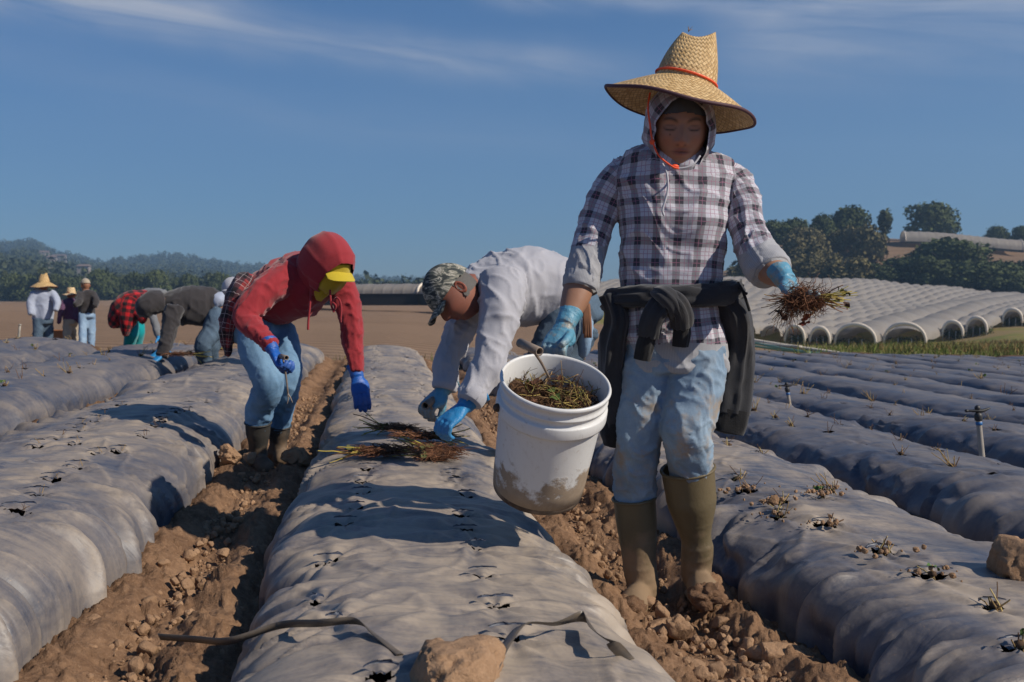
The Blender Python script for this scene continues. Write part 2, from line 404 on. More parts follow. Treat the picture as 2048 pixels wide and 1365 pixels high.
# ---- ground sheet (polar so that it is fine near the viewer and reaches the horizon)
def build_ground():
    a_in = np.linspace(R(-24), R(40), 620); a_out = np.concatenate([np.linspace(R(-180), R(-24), 60)[:-1], a_in, np.linspace(R(40), R(180), 54)[1:-1]])
    A = a_out; rr = [.35]
    while rr[-1] < 17: rr.append(rr[-1]*1.0072+.0012)
    while rr[-1] < 9000: rr.append(rr[-1]*1.035)
    rr = np.array(rr); RR, AA = np.meshgrid(rr, A, indexing='ij'); X = RR*np.sin(AA); Y = RR*np.cos(AA)
    Z = Zg(X, Y)
    near = 1-sstep(15, 22, RR)
    d = np.min(np.abs(X[..., None]-np.array(CEN)), axis=-1); 
    infield = near*(Y < bound(X)+.5)
    lump = fbm(X*2.3, Y*2.3, 0, 3, 3)*.022+fbm(X*9, Y*9, 0, 5, 4, .6)*.014+np.maximum(0, fbm(X*24, Y*24, 0, 9, 5, .62))*.018
    cl = np.maximum(0, ridge(X*6, Y*6, 0, 33, 3)-.35)*.03
    Z = Z+infield*(lump+cl)+(near*(1-infield))*fbm(X*2, Y*2, 0, 4, 3)*.03
    # soil banked towards bed foot
    Z = Z+infield*.05*sstep(.42, .56, d)*(1-sstep(.56, .68, d))
    # the trodden slot where the walking worker steps
    Z = Z + (1-near)*fbm(X*.03, Y*.03, 0, 6, 4)*np.clip(RR/400, 0, 3.)*(1+2*sstep(900, 1500, RR))*(1-.85*sstep(R(8), R(16), AA)*(AA < 1.2))
    q = grid_quads(len(rr), len(A), True); V = np.stack([X, Y, Z], -1).reshape(-1, 3)
    n = len(V); V = np.vstack([V, [[0, 0, 0]]]); m = len(A)
    tr = [[n, j, (j+1) % m] for j in range(m)]
    # zones: x = grass, y = hill/dry, z = field rows
    px = np.where(np.abs(AA-PH) < 1.3, 1024+F*np.tan(AA-PH), 9e9); depth = RR*np.cos(AA-PH)
    grass = sstep(22, 32, RR)*(1-sstep(120, 150, RR))*sstep(1500, 1720, px)*(px < 5000)
    grass = np.maximum(grass, sstep(135, 160, RR)*(1-sstep(250, 330, RR))*sstep(1050, 1150, px)*.9)
    edge = sstep(-.2, .6, Y-bound(X))*(1-sstep(1.5, 6, Y-bound(X)))*(near*0+1)
    wood = sstep(520, 640, RR)*(1-sstep(900, 1100, px))+sstep(600, 900, RR)
    wood = np.maximum(wood, sstep(340, 350, depth)*(1-sstep(385, 402, depth))*(px > 1400))
    hill = sstep(395, 420, depth)*(px > 1300)
    A1 = np.stack([np.maximum(grass, edge*.55), np.clip(hill, 0, 1), np.clip(wood, 0, 1)], -1).reshape(-1, 3); A1 = np.vstack([A1, [[0, 0, 0]]])
    mb = MB(); mb.add(V, q[:, ::-1], tr, zone=A1)
    m_, t, b = new_mat('earth'); p = t.pos(); z = t.sep(t.attr('zone')); P = t.sep(p)
    n = t.noise(p, 3.0, 8, .68); n2 = t.noise(p, 34, 7, .72); n3 = t.noise(p, 170, 4, .7)
    f = t.math('ADD', t.math('MULTIPLY', n, .6), t.math('MULTIPLY', n2, .5))
    soil = t.mix(t.ramp(f, [(.40, 0.), (.66, 1.)]), (.115, .062, .036), (.29, .175, .103))
    soil = t.mix(t.math('MULTIPLY', t.ramp(n3, [(.55, 0.), (.72, 1.)]), .55), soil, (.40, .27, .17))
    # tilled far field: rows of ridges
    rd = t.math('ADD', t.math('MULTIPLY', P[0], math.cos(R(52))), t.math('MULTIPLY', P[1], math.sin(R(52))))
    rd = t.math('ADD', rd, t.math('MULTIPLY', t.noise(p, .25, 2), .35))
    wv = t.math('SINE', t.math('MULTIPLY', rd, 6.28/1.25))
    wv = t.math('ADD', t.math('MULTIPLY', wv, .5), .5)
    big = t.noise(p, .035, 4); fine = t.noise(p, 1.6, 6, .7)
    fld = t.mix(t.math('ADD', t.math('MULTIPLY', wv, .55), t.math('MULTIPLY', fine, .45)), (.125, .076, .048), (.31, .21, .138))
    fld = t.mix(t.math('MULTIPLY', t.ramp(big, [(.4, 0.), (.65, 1.)]), .5), fld, (.30, .20, .13))
    ln = t.n.new('ShaderNodeVectorMath'); ln.operation = 'LENGTH'; t.put(ln, 0, p)
    r_ = ln.outputs['Value']; mr = t.n.new('ShaderNodeMapRange'); t.put(mr, 0, r_); t.put(mr, 1, 15.); t.put(mr, 2, 20.)
    col = t.mix(mr.outputs[0], soil, fld)
    gn = t.noise(p, .5, 6, .7); gr = t.mix(t.ramp(gn, [(.38, 0.), (.62, 1.)]), (.24, .18, .07), (.12, .15, .035))
    gr = t.mix(t.ramp(t.noise(p, .12, 3), [(.5, 0.), (.62, 1.)]), gr, (.23, .17, .085))
    gm = t.ramp(t.math('ADD', z[0], t.math('MULTIPLY', t.math('SUBTRACT', t.noise(p, 1.1, 6, .7), .5), .9)), [(.38, 0.), (.55, 1.)])
    gm = t.math('MULTIPLY', gm, t.math('GREATER_THAN', z[0], .03)); col = t.mix(gm, col, gr)
    hc = t.mix(t.noise(p, .09, 7, .7), (.13, .085, .055), (.27, .18, .12))
    hs = t.math('ADD', t.math('MULTIPLY', t.math('SINE', t.math('MULTIPLY', P[2], 3.2)), .25), .3)
    hc = t.mix(hs, hc, (.16, .11, .07)); col = t.mix(z[1], col, hc)
    col = t.mix(z[2], col, (.035, .042, .022))
    t.put(b, 'Base Color', col); b.inputs['Roughness'].default_value = .96; b.inputs['Specular IOR Level'].default_value = .1
    vo = t.n.new('ShaderNodeTexVoronoi'); t.put(vo, 'Vector', p); t.put(vo, 'Scale', 45.)
    h = t.math('ADD', t.math('ADD', n2, t.math('MULTIPLY', n3, .4)), t.math('MULTIPLY', vo.outputs[0], .5))
    b1 = t.bump(h, .85, .012); b2 = t.bump(t.math('ADD', wv, fine), t.math('MULTIPLY', mr.outputs[0], .6), .09, b1)
    t.put(b, 'Normal', b2)
    tag(mb.build('ground', m_), kind='structure')
build_ground()

# ================================================================ plastic covered beds
def plastic_mat():
    m, t, b = new_mat('dusty mulch film'); p = t.pos(); uv = t.attr('uvw'); U = t.sep(uv)
    nz = t.n.new('ShaderNodeNewGeometry'); up = t.sep(nz.outputs['Normal'])[2]
    # dust lies in a film with streaks along the pull of the folds
    d1 = t.noise(t.mapping(p, (3.2, 1.1, 3.)), 1.3, 7, .62, .6)
    d2 = t.noise(t.comb(t.math('MULTIPLY', U[0], 2.5), t.math('MULTIPLY', U[1], 13.)), 1., 6, .65, 1.2)
    d3 = t.noise(p, 60, 5, .7)
    d = t.math('ADD', t.math('ADD', t.math('MULTIPLY', d1, .55), t.math('MULTIPLY', d2, .35)), t.math('MULTIPLY', d3, .16))
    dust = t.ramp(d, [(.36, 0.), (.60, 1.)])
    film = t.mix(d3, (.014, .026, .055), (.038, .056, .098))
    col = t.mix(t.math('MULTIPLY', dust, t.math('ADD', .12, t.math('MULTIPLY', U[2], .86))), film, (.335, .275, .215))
    col = t.mix(t.math('MULTIPLY', t.ramp(t.noise(p, 150, 3), [(.62, 0.), (.75, 1.)]), .35), col, (.36, .24, .15))
    t.put(b, 'Base Color', col)
    t.put(b, 'Roughness', t.math('ADD', .36, t.math('MULTIPLY', dust, .24))); b.inputs['Specular IOR Level'].default_value = .55
    # fine creases
    c1 = t.noise(t.comb(t.math('MULTIPLY', U[0], 4.), t.math('MULTIPLY', U[1], 20.)), 1., 4, .6, 1.5)
    c2 = t.noise(p, 22, 4, .6, 1.)
    c1 = t.math('ABSOLUTE', t.math('SUBTRACT', c1, .5))
    b1 = t.bump(c1, .28, .012); b2 = t.bump(c2, .12, .008, b1); t.put(b, 'Normal', t.bump(d3, .07, .003, b2))
    return m
MPLA = plastic_mat()
HOLES = {}   # bed index -> list of (x, y, half width, half length)
def bed_top(ci, x, y):
    return bed_z(ci, x, y)
BT = .245
def prof(phi, w, t): 
    c, s = np.cos(phi), np.sin(phi)
    return w*np.sign(c)*np.abs(c)**.72, t*np.abs(s)**.64
WB = {6: .495, 7: .455, 8: .47}
_p = np.linspace(0, np.pi, 4001); _px, _pz = prof(_p, .5, BT); _PHI = _p; _ARC = np.concatenate([[0], np.cumsum(np.hypot(np.diff(_px), np.diff(_pz)))])
def even_phi(n, lo=0., hi=np.pi): return np.interp(np.linspace(np.interp(lo, _PHI, _ARC), np.interp(hi, _PHI, _ARC), n), _ARC, _PHI)
def bed_wob(ci, y):
    return .035*fbm(y*.9, ci*7.3, 0, 50+ci, 3), WB.get(ci, .50)/.53*(1+.05*fbm(y*1.3, ci*3.1, 0, 70+ci, 3)), 1+.12*fbm(y*1.1, ci*2.7, 0, 90+ci, 3)
def bed_z(ci, x, y):
    dx, kw, kt = bed_wob(ci, np.asarray(y, float)); q = np.clip(np.abs(x-CEN[ci]-dx)/(.53*kw), 0, .999)
    s = (1-q**3.0)**.5
    return -SL*x+BT*kt*s**.62
def bed_surface(ci, Y, phi, off=0., amp=1.):
    """Y (n,), phi (m,) -> V (n,m,3) with folds"""
    YY, PP = np.meshgrid(Y, phi, indexing='ij'); dx, kw, kt = bed_wob(ci, YY)
    px_, pz_ = prof(PP, (.53+off)*kw, (BT+off)*kt)
    # outward normal of the profile
    eps = .01; ax, az_ = prof(np.clip(PP+eps, 0, np.pi), (.53)*kw, BT*kt); bx, bz = prof(np.clip(PP-eps, 0, np.pi), .53*kw, BT*kt)
    tx, tz = ax-bx, az_-bz; ln = np.hypot(tx, tz)+1e-9; nx, nz_ = tz/ln*1., -tx/ln
    side = np.abs(np.cos(PP))**1.5; a = np.interp(PP, _PHI, _ARC)
    wy = YY+.07*fbm(a*2.2, YY*2.1, 0, 200+ci, 2)+.03*vn(a*5, YY*4, 0, 210+ci)
    sf = sstep(.20, .75, side)
    def cre(n, w): return np.exp(-(n/w)**2)
    k1 = cre(vn(wy*4.8, a*1.0, ci*.7, 300+ci), .12); k2 = cre(vn(wy*10.5+a*1.8, a*1.4, ci*1.7, 310+ci), .12); v1 = cre(vn(wy*5.1+9, a*1.3, ci, 315+ci), .13)
    t1 = cre(vn(wy*2.6+a*3.2, a*2.6-wy*1.1, 5.5, 320+ci), .06); t2 = cre(vn(wy*2.8-a*3.0, a*2.4+wy*1.0, 2.5, 325+ci), .06); t3 = cre(vn(wy*7+a*2, a*5-wy*2, 8.1, 350+ci), .10)
    gate = .35+.65*sstep(-.25, .35, vn(wy*1.3, a*2, 4, 360+ci))
    KS = {7: .55, 6: .9}.get(ci, 1.)
    dd = (k1*.034*KS*(.05+sf)+k2*.016*(.12+sf)-v1*.022*(.2+sf)+(t1+t2)*.0062*gate*(1-sf*.6)+t3*.0030*gate+fbm(YY*1.3, a*2.2, 0, 330+ci, 2)*.010*(1-sf*.4))*amp
    crz = (k1+.6*k2)*sf*.45+(t1+t2)*.4*gate-.35*v1
    # tension creases radiating from each hole
    for (hx, hy, hw, hl) in HOLES.get(ci, ()):
        xr = px_+CEN[ci]+dx-hx; yr = YY-hy; rr = np.hypot(xr, yr); m = rr < .32
        if not m.any(): continue
        an = np.arctan2(yr[m], xr[m]); dd[m] += amp*.0045*np.cos(an*(5+int(abs(hy)*100) % 4)+hx*40)*np.exp(-((rr[m]-.08)/.09)**2)-.010*amp*np.exp(-(rr[m]/.05)**2)
    X = CEN[ci]+dx+px_+nx*dd; Z = pz_+np.maximum(nz_, 0)*dd+(nz_ < 0)*0; Z = Z-SL*X-.03*(np.abs(np.cos(PP)) > .995)
    bed_surface.cr = crz
    return np.stack([X, YY, Z], -1), PP, YY
def near_spacing(y0, y1, g, mn):
    ys = [y0]
    while ys[-1] < y1: ys.append(ys[-1]+max(mn, ys[-1]*g))
    return np.array(ys)
BEDLAB = {}
def make_bed(ci, y0, y1, nphi, g, mn, label, group=None):
    Y = near_spacing(y0, y1, g, mn); phi = even_phi(nphi)
    V, PP, YY = bed_surface(ci, Y, phi)
    n, m = PP.shape
    # hold the film down at the far end
    endk = sstep(y1-.55, y1, YY); V[..., 2] = V[..., 2]*(1-endk)+(-SL*V[..., 0]-.02)*endk
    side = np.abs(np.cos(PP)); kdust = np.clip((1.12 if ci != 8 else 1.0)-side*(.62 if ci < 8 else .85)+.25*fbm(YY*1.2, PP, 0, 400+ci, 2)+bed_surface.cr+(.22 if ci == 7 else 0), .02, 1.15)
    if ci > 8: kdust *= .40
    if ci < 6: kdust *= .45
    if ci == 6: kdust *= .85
    A = np.stack([np.interp(PP, _PHI, _ARC), YY, kdust], -1)
    q = grid_quads(n, m); keep = np.ones(len(q), bool)
    Vf = V.reshape(-1, 3); cx = Vf[q].mean(1)
    ph_c = PP.reshape(-1)[q].mean(1)
    for hi, (hx, hy, hw, hl) in enumerate(HOLES.get(ci, ())):
        a = ((hi*37) % 11-5)*.05
        xr = cx[:, 0]-hx; yr = cx[:, 1]-hy; u = (xr*math.cos(a)+yr*math.sin(a))/hw; v = (-xr*math.sin(a)+yr*math.cos(a))/hl
        jag = .12*vn(cx[:, 0]*90, cx[:, 1]*90, hi, 5)
        keep &= ~((u*u+np.abs(v)**1.1 < 1+jag) & (np.sin(ph_c) > .3))
        # torn lips curl up
        xr = Vf[:, 0]-hx; yr = Vf[:, 1]-hy; u = (xr*math.cos(a)+yr*math.sin(a))/hw; v = (-xr*math.sin(a)+yr*math.cos(a))/hl
        e = np.exp(-((np.sqrt(u*u+v*v)-1.15)/.3)**2)*(np.abs(u) < 1.3)
        Vf[:, 2] += e*(.006 if hi % 3 else .011)*(.5+.7*vn(Vf[:, 0]*60, Vf[:, 1]*60, 1, 7))*(np.abs(v) < 2.5)
    mb = MB(); mb.add(Vf, q[keep], uvw=A.reshape(-1, 3)); rf = random.Random(ci)
    for (hx, hy, hw, hl) in HOLES.get(ci, ()):
        if hy > 6 or ci not in (6, 7, 8): continue
        zz = float(bed_z(ci, hx, hy))+.012; ts = np.linspace(-1, 1, 9)
        b_ = np.array([[hx+t_*hw*1.05, hy+hl*math.sqrt(max(0, 1-t_*t_))*1.05, zz+.004] for t_ in ts]); hg = np.array([rf.uniform(.001, .008)*(1-t_*t_)**.5 for t_ in ts])
        tp = b_+np.stack([np.array([rf.gauss(0, .003) for _ in ts]), np.array([rf.uniform(-.006, .010) for _ in ts]), hg], -1); md = (b_+tp)/2+np.array([0, .004, .002])
        mb.add(np.vstack([b_, md, tp]), grid_quads(3, 9))
    t = thing('planting_bed', (CEN[ci], y0, 0), label, 'planting bed', group)
    t['_ci'] = ci; del t['_ci']
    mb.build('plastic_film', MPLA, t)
    # soil body beneath
    Yc = near_spacing(y0, y1-.1, g*2.5, mn*2.5); Vc, PPc, YYc = bed_surface(ci, Yc, even_phi(60, .004, np.pi-.004), -.035, .5)
    Vc[..., 2] -= .012; Vc[..., 2] += .012*fbm(Vc[..., 0]*25, Vc[..., 1]*25, 0, 12, 3)
    mc = MB(); mc.add(Vc, grid_quads(*PPc.shape)); mc.build('soil_core', MSOILD, t)
    return t
def hole_px(px, py, hw=.04, hl=.014, z=.235):
    p = ray_z(px, py, z); return (p[0], p[1], hw, hl)
def on_bed(ci, px, py):
    z = .22
    for _ in range(6): p = ray_z(px, py, z); z = float(bed_z(ci, p[0], p[1]))
    return p
def hp(ci, lst):
    for px, py, hw, hl in lst:
        p = on_bed(ci, px, py); HOLES.setdefault(ci, []).append((p[0], p[1], hw*.92, hl*.75))
C7, L6, R8 = 7, 6, 8
hp(C7, [(735, 937, .036, .018), (726, 962, .038, .022), (724, 987, .036, .020), (712, 1016, .03, .01), (690, 1046, .035, .009), (656, 1124, .040, .020),
        (632, 1210, .018, .016), (668, 1248, .018, .008), (762, 1352, .03, .02), (905, 948, .035, .006), (912, 966, .03, .010), (932, 992, .032, .010), (925, 1034, .034, .010), (930, 1064, .036, .012), (950, 1094, .032, .010), (966, 1150, .036, .012), (990, 1210, .040, .010),
        (1022, 1270, .042, .014), (780, 905, .03, .012), (860, 835, .04, .02), (735, 830, .04, .025)])
for k, y in enumerate(np.arange(6.2, 14.2, .42)): HOLES[C7].append((CEN[C7]-.16+.02*math.sin(k*3), y, .035, .012)); HOLES[C7].append((CEN[C7]+.2+.02*math.sin(k*5), y+.15, .035, .012))
hp(L6, [(38, 1020, .05, .022), (72, 987, .04, .018), (105, 957, .04, .02), (154, 933, .042, .02), (196, 906, .035, .015), (236, 899, .036, .024), (285, 871, .034, .03), (312, 853, .045, .04), (325, 836, .035, .035), (360, 828, .035, .03), (375, 822, .03, .03),
        (120, 870, .03, .02), (75, 890, .03, .02), (160, 857, .03, .02), (215, 812, .03, .04), (190, 840, .03, .03), (150, 885, .03, .02)])
for k, y in enumerate(np.arange(5.0, 13.4, .40)): HOLES[L6].append((CEN[L6]-.15+.02*math.sin(k*3), y, .035, .014)); HOLES[L6].append((CEN[L6]+.2+.02*math.sin(k*5), y+.15, .03, .012))
hp(R8, [(1492, 983, .045, .040), (1555, 1005, .05, .03), (1555, 1032, .04, .02), (1650, 1050, .05, .03), (1640, 992, .04, .03), (1660, 983, .03, .02), (1765, 1105, .05, .03), (1860, 1152, .07, .032), (1985, 1215, .04, .016), (2035, 1295, .045, .022), (1470, 960, .05, .02)])
for k, y in enumerate(np.arange(4.4, 15, .42)): HOLES[R8].append((CEN[R8]-.12, y, .035, .014)); HOLES[R8].append((CEN[R8]+.22, y+.2, .035, .014))
for ci in range(0, 23):
    x = CEN[ci]; y1 = bound(x)+.25*math.sin(ci*2.1)
    dist = abs(ci-7)
    y0 = .95 if ci in (6, 7, 8) else max(.95, (-x-1.6)/.40 if x < 0 else (x-1.7)/.78)
    if y0 > y1-1: continue
    if ci not in (6, 7, 8):
        sp = .42
        HOLES[ci] = []
        if ci in (4, 5, 9, 10):
            for k, y in enumerate(np.arange(max(y0, 2)+.3, y1-.6, sp)):
                HOLES[ci].append((x-.17+.03*math.sin(k*2.3+ci), y+.05*math.sin(k*5), .035, .02)); HOLES[ci].append((x+.19+.03*math.sin(k*1.7), y+.2, .032, .018))
    npf, g, mn = {0: (190, .0030, .006), 1: (170, .0034, .006)}.get(dist, (100, .007, .018) if dist <= 3 else (64, .012, .04))
    names = {7: 'low bed under dusty dark plastic running up the middle, drip tape across its near end',
             6: 'low bed under dusty plastic left of the middle furrow, hat shadow on its side',
             8: 'plastic covered bed right of the walking woman, soil crumbs and a big clod on top',
             5: 'plastic covered bed behind the leftmost near one, dark sweater worker leans on it',
             4: 'plastic covered bed second from the back left, crossed by blue shadow'}
    if ci in names: lab = names[ci]
    elif ci < 4: lab = ['', 'plastic covered bed at the far left edge, farthest of the left beds', 'plastic covered bed at the far left edge, second of the farthest left beds', 'plastic covered bed at the back left in front of the three standing people'][ci]
    elif ci == 9: lab = 'plastic covered bed behind the clod topped one, a sprinkler riser behind its right end'
    elif ci == 10: lab = 'plastic covered bed with sprinkler risers along its near side'
    else: lab = ['third', 'fourth', 'fifth', 'sixth', 'seventh', 'eighth', 'ninth', 'tenth', 'eleventh', 'twelfth', 'thirteenth', 'fourteenth'][ci-11]+' plastic covered bed counted right from the walking woman, seen low at the right'
    BEDLAB[ci] = make_bed(ci, y0, y1, npf, g, mn, lab, 'plastic covered beds of the field')
# ================================================================ trees
ML_OAK = leaf_mat('oak leaves', (.030, .042, .016), (.070, .085, .030))
ML_BR = leaf_mat('brush leaves', (.060, .058, .024), (.15, .125, .055))
ML_FAR = leaf_mat('far leaves', (.030, .040, .020), (.075, .085, .038), .2)
MBARK, _t, _b = new_mat('bark'); _t.put(_b, 'Base Color', _t.mix(_t.noise(_t.objc(), 3, 5), (.09, .06, .04), (.20, .15, .10))); _b.inputs['Roughness'].default_value = .95
def leaf_cloud(mb, r_, lobes, n, size, squash=1.):
    """leaf clumps through a lumpy volume; lobes (cx,cy,cz,rx,ry,rz)"""
    lobes = np.asarray(lobes, float); vol = lobes[:, 3]*lobes[:, 4]*lobes[:, 5]; pick = r_.choice(len(lobes), n, p=vol/vol.sum())
    d = nrm(r_.normal(size=(n, 3))); rad = r_.uniform(.35, 1., n)**.35*(1+.12*r_.normal(size=n))
    Lb = lobes[pick]; C = Lb[:, :3]+d*Lb[:, 3:]*rad[:, None]
    nn = nrm(d+r_.normal(size=(n, 3))*.55); a = nrm(np.cross(nn, r_.normal(size=(n, 3)))); b = np.cross(nn, a)
    s = size*r_.uniform(.5, 1.25, n)[:, None]
    V = np.stack([C-a*s-b*s*.4, C+a*s*.2-b*s*.8, C+a*s+b*s*.5, C-a*s*.3+b*s*.9], 1)+r_.normal(size=(n, 4, 3))*size*.14
    cv = np.clip(r_.uniform(0, 1, (n, 1))*np.ones((1, 3)), 0, 1)
    mb.add(V.reshape(-1, 3), np.arange(n*4).reshape(-1, 4), col=np.repeat(cv, 4, 0))
def tree_meshes(seed, w, h, th, n, size, kind='oak'):
    r_ = np.random.default_rng(seed); lobes = []
    k = {'oak': 11, 'brush': 8, 'tall': 9}[kind]
    for i in range(k):
        a = r_.uniform(0, 6.28); q = r_.uniform(.05, .62)*w/2
        z = th+(h-th)*r_.uniform(.28, .75)
        if kind == 'tall': q *= .55; z = th+(h-th)*(i+.5)/k
        s = r_.uniform(.28, .5)*w*(.62 if kind == 'tall' else .9)
        lobes.append([math.cos(a)*q, math.sin(a)*q, min(z, h-s*.62), s*.62, s*.62, s*.50*(1 if kind != 'tall' else .9)])
    lobes.append([0, 0, th+(h-th)*.6, w*.3, w*.3, (h-th)*.40])
    if kind != 'tall':
        for i in range(5):
            a = i*1.26+r_.uniform(0, .6); lobes.append([math.cos(a)*w*.30, math.sin(a)*w*.30, th+(h-th)*.22, w*.20, w*.20, (h-th)*.24])
    cr_ = MB(); leaf_cloud(cr_, r_, lobes, n, size)
    tr = MB(); loft(tr, [(0, 0, -.8), (.1, 0, th*.6), (0, .1, th+(h-th)*.3), (0, 0, h*.8)], [w*.045, w*.035, w*.022, w*.008], [w*.045, w*.035, w*.022, w*.008], nu=8, nv=10)
    for i in range(6):
        a = r_.uniform(0, 6.28); z0 = th+(h-th)*r_.uniform(0, .3); L = w*.36
        loft(tr, [(0, 0, z0), (math.cos(a)*L*.5, math.sin(a)*L*.5, z0+L*.45), (math.cos(a)*L, math.sin(a)*L, z0+L*.7)], [w*.02, w*.012, w*.005], [w*.02, w*.012, w*.005], nu=6, nv=6)
    return cr_.mesh('crown', False), tr.mesh('trunk')
TM = {('oak', i): tree_meshes(100+i, 14, 10.5, 1.2, 4200, .46, 'oak') for i in range(4)}
TM.update({('brush', i): tree_meshes(200+i, 9, 8, .5, 1100, .5, 'brush') for i in range(4)})
TM.update({('tall', i): tree_meshes(300+i, 7, 14, 2.5, 900, .6, 'tall') for i in range(3)})
BASE = {'oak': (14, 10.5), 'brush': (9, 8), 'tall': (7, 14)}
def put_tree(kind, px, Z, wpx, hpx, label, group, var, mat, name='tree', dz=0.):
    g = gz(px, Z); w = wpx/F*Z; h = hpx/F*Z; bw, bh = BASE[kind]
    t = thing(name, (g[0], g[1], g[2]-.2+dz), label, 'tree', group); t.scale = (w/bw, w/bw, h/bh); t.rotation_euler = (0, 0, random.uniform(0, 6.28))
    c, k = TM[(kind, var)]; link('crown', c, mat, t); link('trunk', k, MBARK, t); return t
for c, k in TM.values(): k.materials.append(MBARK)
for (kind, i), (c, k) in TM.items(): c.materials.append({'oak': ML_OAK, 'brush': ML_BR, 'tall': ML_FAR}[kind])
G = 'trees on the hill behind the tunnels'
for i, (k, px, Z, wp, hp_, lab) in enumerate([
    ('oak', 1700, 455, 98, 74, 'big round oak on the skyline left of the hilltop hoop house'),
    ('oak', 1862, 500, 112, 78, 'dark dome shaped oak standing behind the hilltop hoop house'),
    ('tall', 1768, 455, 44, 62, 'thin open tree at the left end of the hilltop hoop house'),
    ('oak', 1644, 452, 70, 60, 'middle sized tree on the skyline left of the big round oak'),
    ('oak', 1592, 450, 80, 56, 'bushy skyline tree second from the left end of the hill'),
    ('oak', 1545, 448, 78, 56, 'bushy skyline tree at the left end of the hill beside the plaid shoulder'),
    ('brush', 1500, 440, 60, 44, 'low skyline tree half behind the plaid sleeve of the walking woman'),
    ('oak', 1990, 520, 64, 40, 'small dark skyline tree behind the right end of the hilltop hoop house'),
    ('oak', 2040, 500, 60, 42, 'small dark skyline tree at the right edge of the photo'),
    ('oak', 1892, 388, 175, 92, 'largest dark oak, below the hilltop hoop house at the right'),
    ('oak', 1985, 376, 140, 60, 'broad dark oak right of the largest one'),
    ('oak', 1800, 376, 120, 54, 'broad dark oak left of the largest one'),
    ('oak', 2050, 374, 120, 62, 'dark oak cut by the right edge of the photo above the tunnels'),
    ('oak', 1850, 366, 130, 62, 'dark oak low in the mass just above the tunnel tops'),
    ('oak', 1940, 364, 140, 60, 'dark oak in front of the broad right one, above the tunnel tops'),
    ('oak', 1745, 366, 90, 40, 'lower dark oak at the left end of the dark oak mass'),
    ('oak', 2020, 366, 110, 54, 'lowest dark oak at the right edge above the tunnel tops'),
    ('brush', 1735, 420, 80, 78, 'pale open brush tree right of centre on the hillside'),
    ('brush', 1700, 432, 60, 52, 'olive brush under the big round oak')]):
    put_tree(k, px, Z, wp, hp_, lab, G, i % (3 if k == 'tall' else 4), ML_OAK, {'oak': 'oak_tree', 'brush': 'brush_tree', 'tall': 'thin_tree'}[k])
bb = random.Random(5)
for i in range(34):
    px = 1478+bb.random()**1.25*265; Z = bb.choice([362, 375, 390, 405, 420, 434]); Z += bb.uniform(-5, 5)
    put_tree('brush', px, Z, bb.uniform(44, 78), bb.uniform(34, 54), 'olive and brown brush tree on the slope between the plaid sleeve and the dark oaks', 'brush trees on the slope', i % 4, ML_BR, 'brush_tree')
# ---- far tree line and wooded hills at the left
for i in range(26):
    px = 6+i*27+bb.uniform(-9, 9); k = 'tall' if i % 3 == 0 else 'oak'
    hh = 62-.028*px+bb.uniform(-9, 12)
    if px > 540: hh *= .62
    put_tree(k, px, 520+bb.uniform(0, 30), bb.uniform(40, 70) if k == 'oak' else bb.uniform(22, 32), hh, 'hazy tree at the far edge of the brown field, number %d from the left' % (i+1), 'tree line beyond the brown field', i % 3, ML_FAR, 'tree')
def forest():
    r_ = np.random.default_rng(44); mb = MB(); N = 3400
    for i in range(N):
        px = r_.uniform(-60, 980); u = r_.uniform()
        Z = 560+90*r_.uniform() if u < .10 else (700+900*r_.uniform() if u < .5 else 1700+1250*r_.uniform())
        g = gz(px, Z); s = r_.uniform(.7, 1.3); w = (9 if Z < 700 else 13)*s*(1 if Z < 1600 else 1.2); h = w*r_.uniform(.8, 1.35)
        n = 70 if Z < 700 else 42
        leaf_cloud(mb, r_, [[g[0], g[1], g[2]+h*.5, w*.42, w*.42, h*.5], [g[0]+w*.2*r_.normal(), g[1], g[2]+h*.68, w*.28, w*.28, h*.34]], n, w*.13)
    o = mb.build('distant_forest', ML_FAR, None, False); tag(o, 'hazy blue green wood covering the far hills behind the brown field', 'forest', kind='stuff')
forest()
# ---- houses on the wooded hills
MWALL, _t, _b = new_mat('pale wall'); _t.put(_b, 'Base Color', _t.mix(_t.noise(_t.objc(), .3, 3), (.26, .22, .20), (.32, .27, .24)))
MROOF, _t, _b = new_mat('tile roof'); _t.put(_b, 'Base Color', _t.mix(_t.noise(_t.objc(), .6, 3), (.17, .12, .10), (.22, .16, .13)))
MGLS, _t, _b = new_mat('window glass'); _b.inputs['Base Color'].default_value = (.05, .07, .09, 1); _b.inputs['Roughness'].default_value = .1
def house(px, Z, py, L, W_, H, rot, label):
    g = gz(px, Z); p = at(px, py, Z)
    L *= .65; W_ *= .7; H *= .75
    t = thing('house', (p[0], p[1], p[2]), label, 'house', 'houses on the wooded hill'); t.rotation_euler = (0, 0, rot)
    m = MB(); box(m, (0, 0, H/2-4), (L/2, W_/2, H/2+4)); link('wall', m.mesh('wall', False), MWALL, t)
    m = MB(); r = H*.45
    m.add([(-L/2-1, -W_/2-1, H), (L/2+1, -W_/2-1, H), (L/2+1, W_/2+1, H), (-L/2-1, W_/2+1, H), (-L/2+1, 0, H+r), (L/2-1, 0, H+r)], [[0, 1, 5, 4], [2, 3, 4, 5], [3, 2, 1, 0]], [[1, 2, 5], [3, 0, 4]]); link('roof', m.mesh('roof', False), MROOF, t)
    for k in range(3):
        m = MB(); box(m, ((k-1)*L*.3, -W_/2-.06, H*.55), (L*.07, .1, H*.17)); link('window', m.mesh('window', False), MGLS, t)
house(88, 1500, 512, 24, 12, 7, .3, 'pinkish house with tiled roof highest on the wooded hill at the left')
house(118, 1480, 518, 30, 12, 6, -.2, 'long pinkish house just right of the highest one on the wooded hill')
house(104, 1300, 522, 18, 10, 6, .1, 'small pinkish house below the long one on the wooded hill')
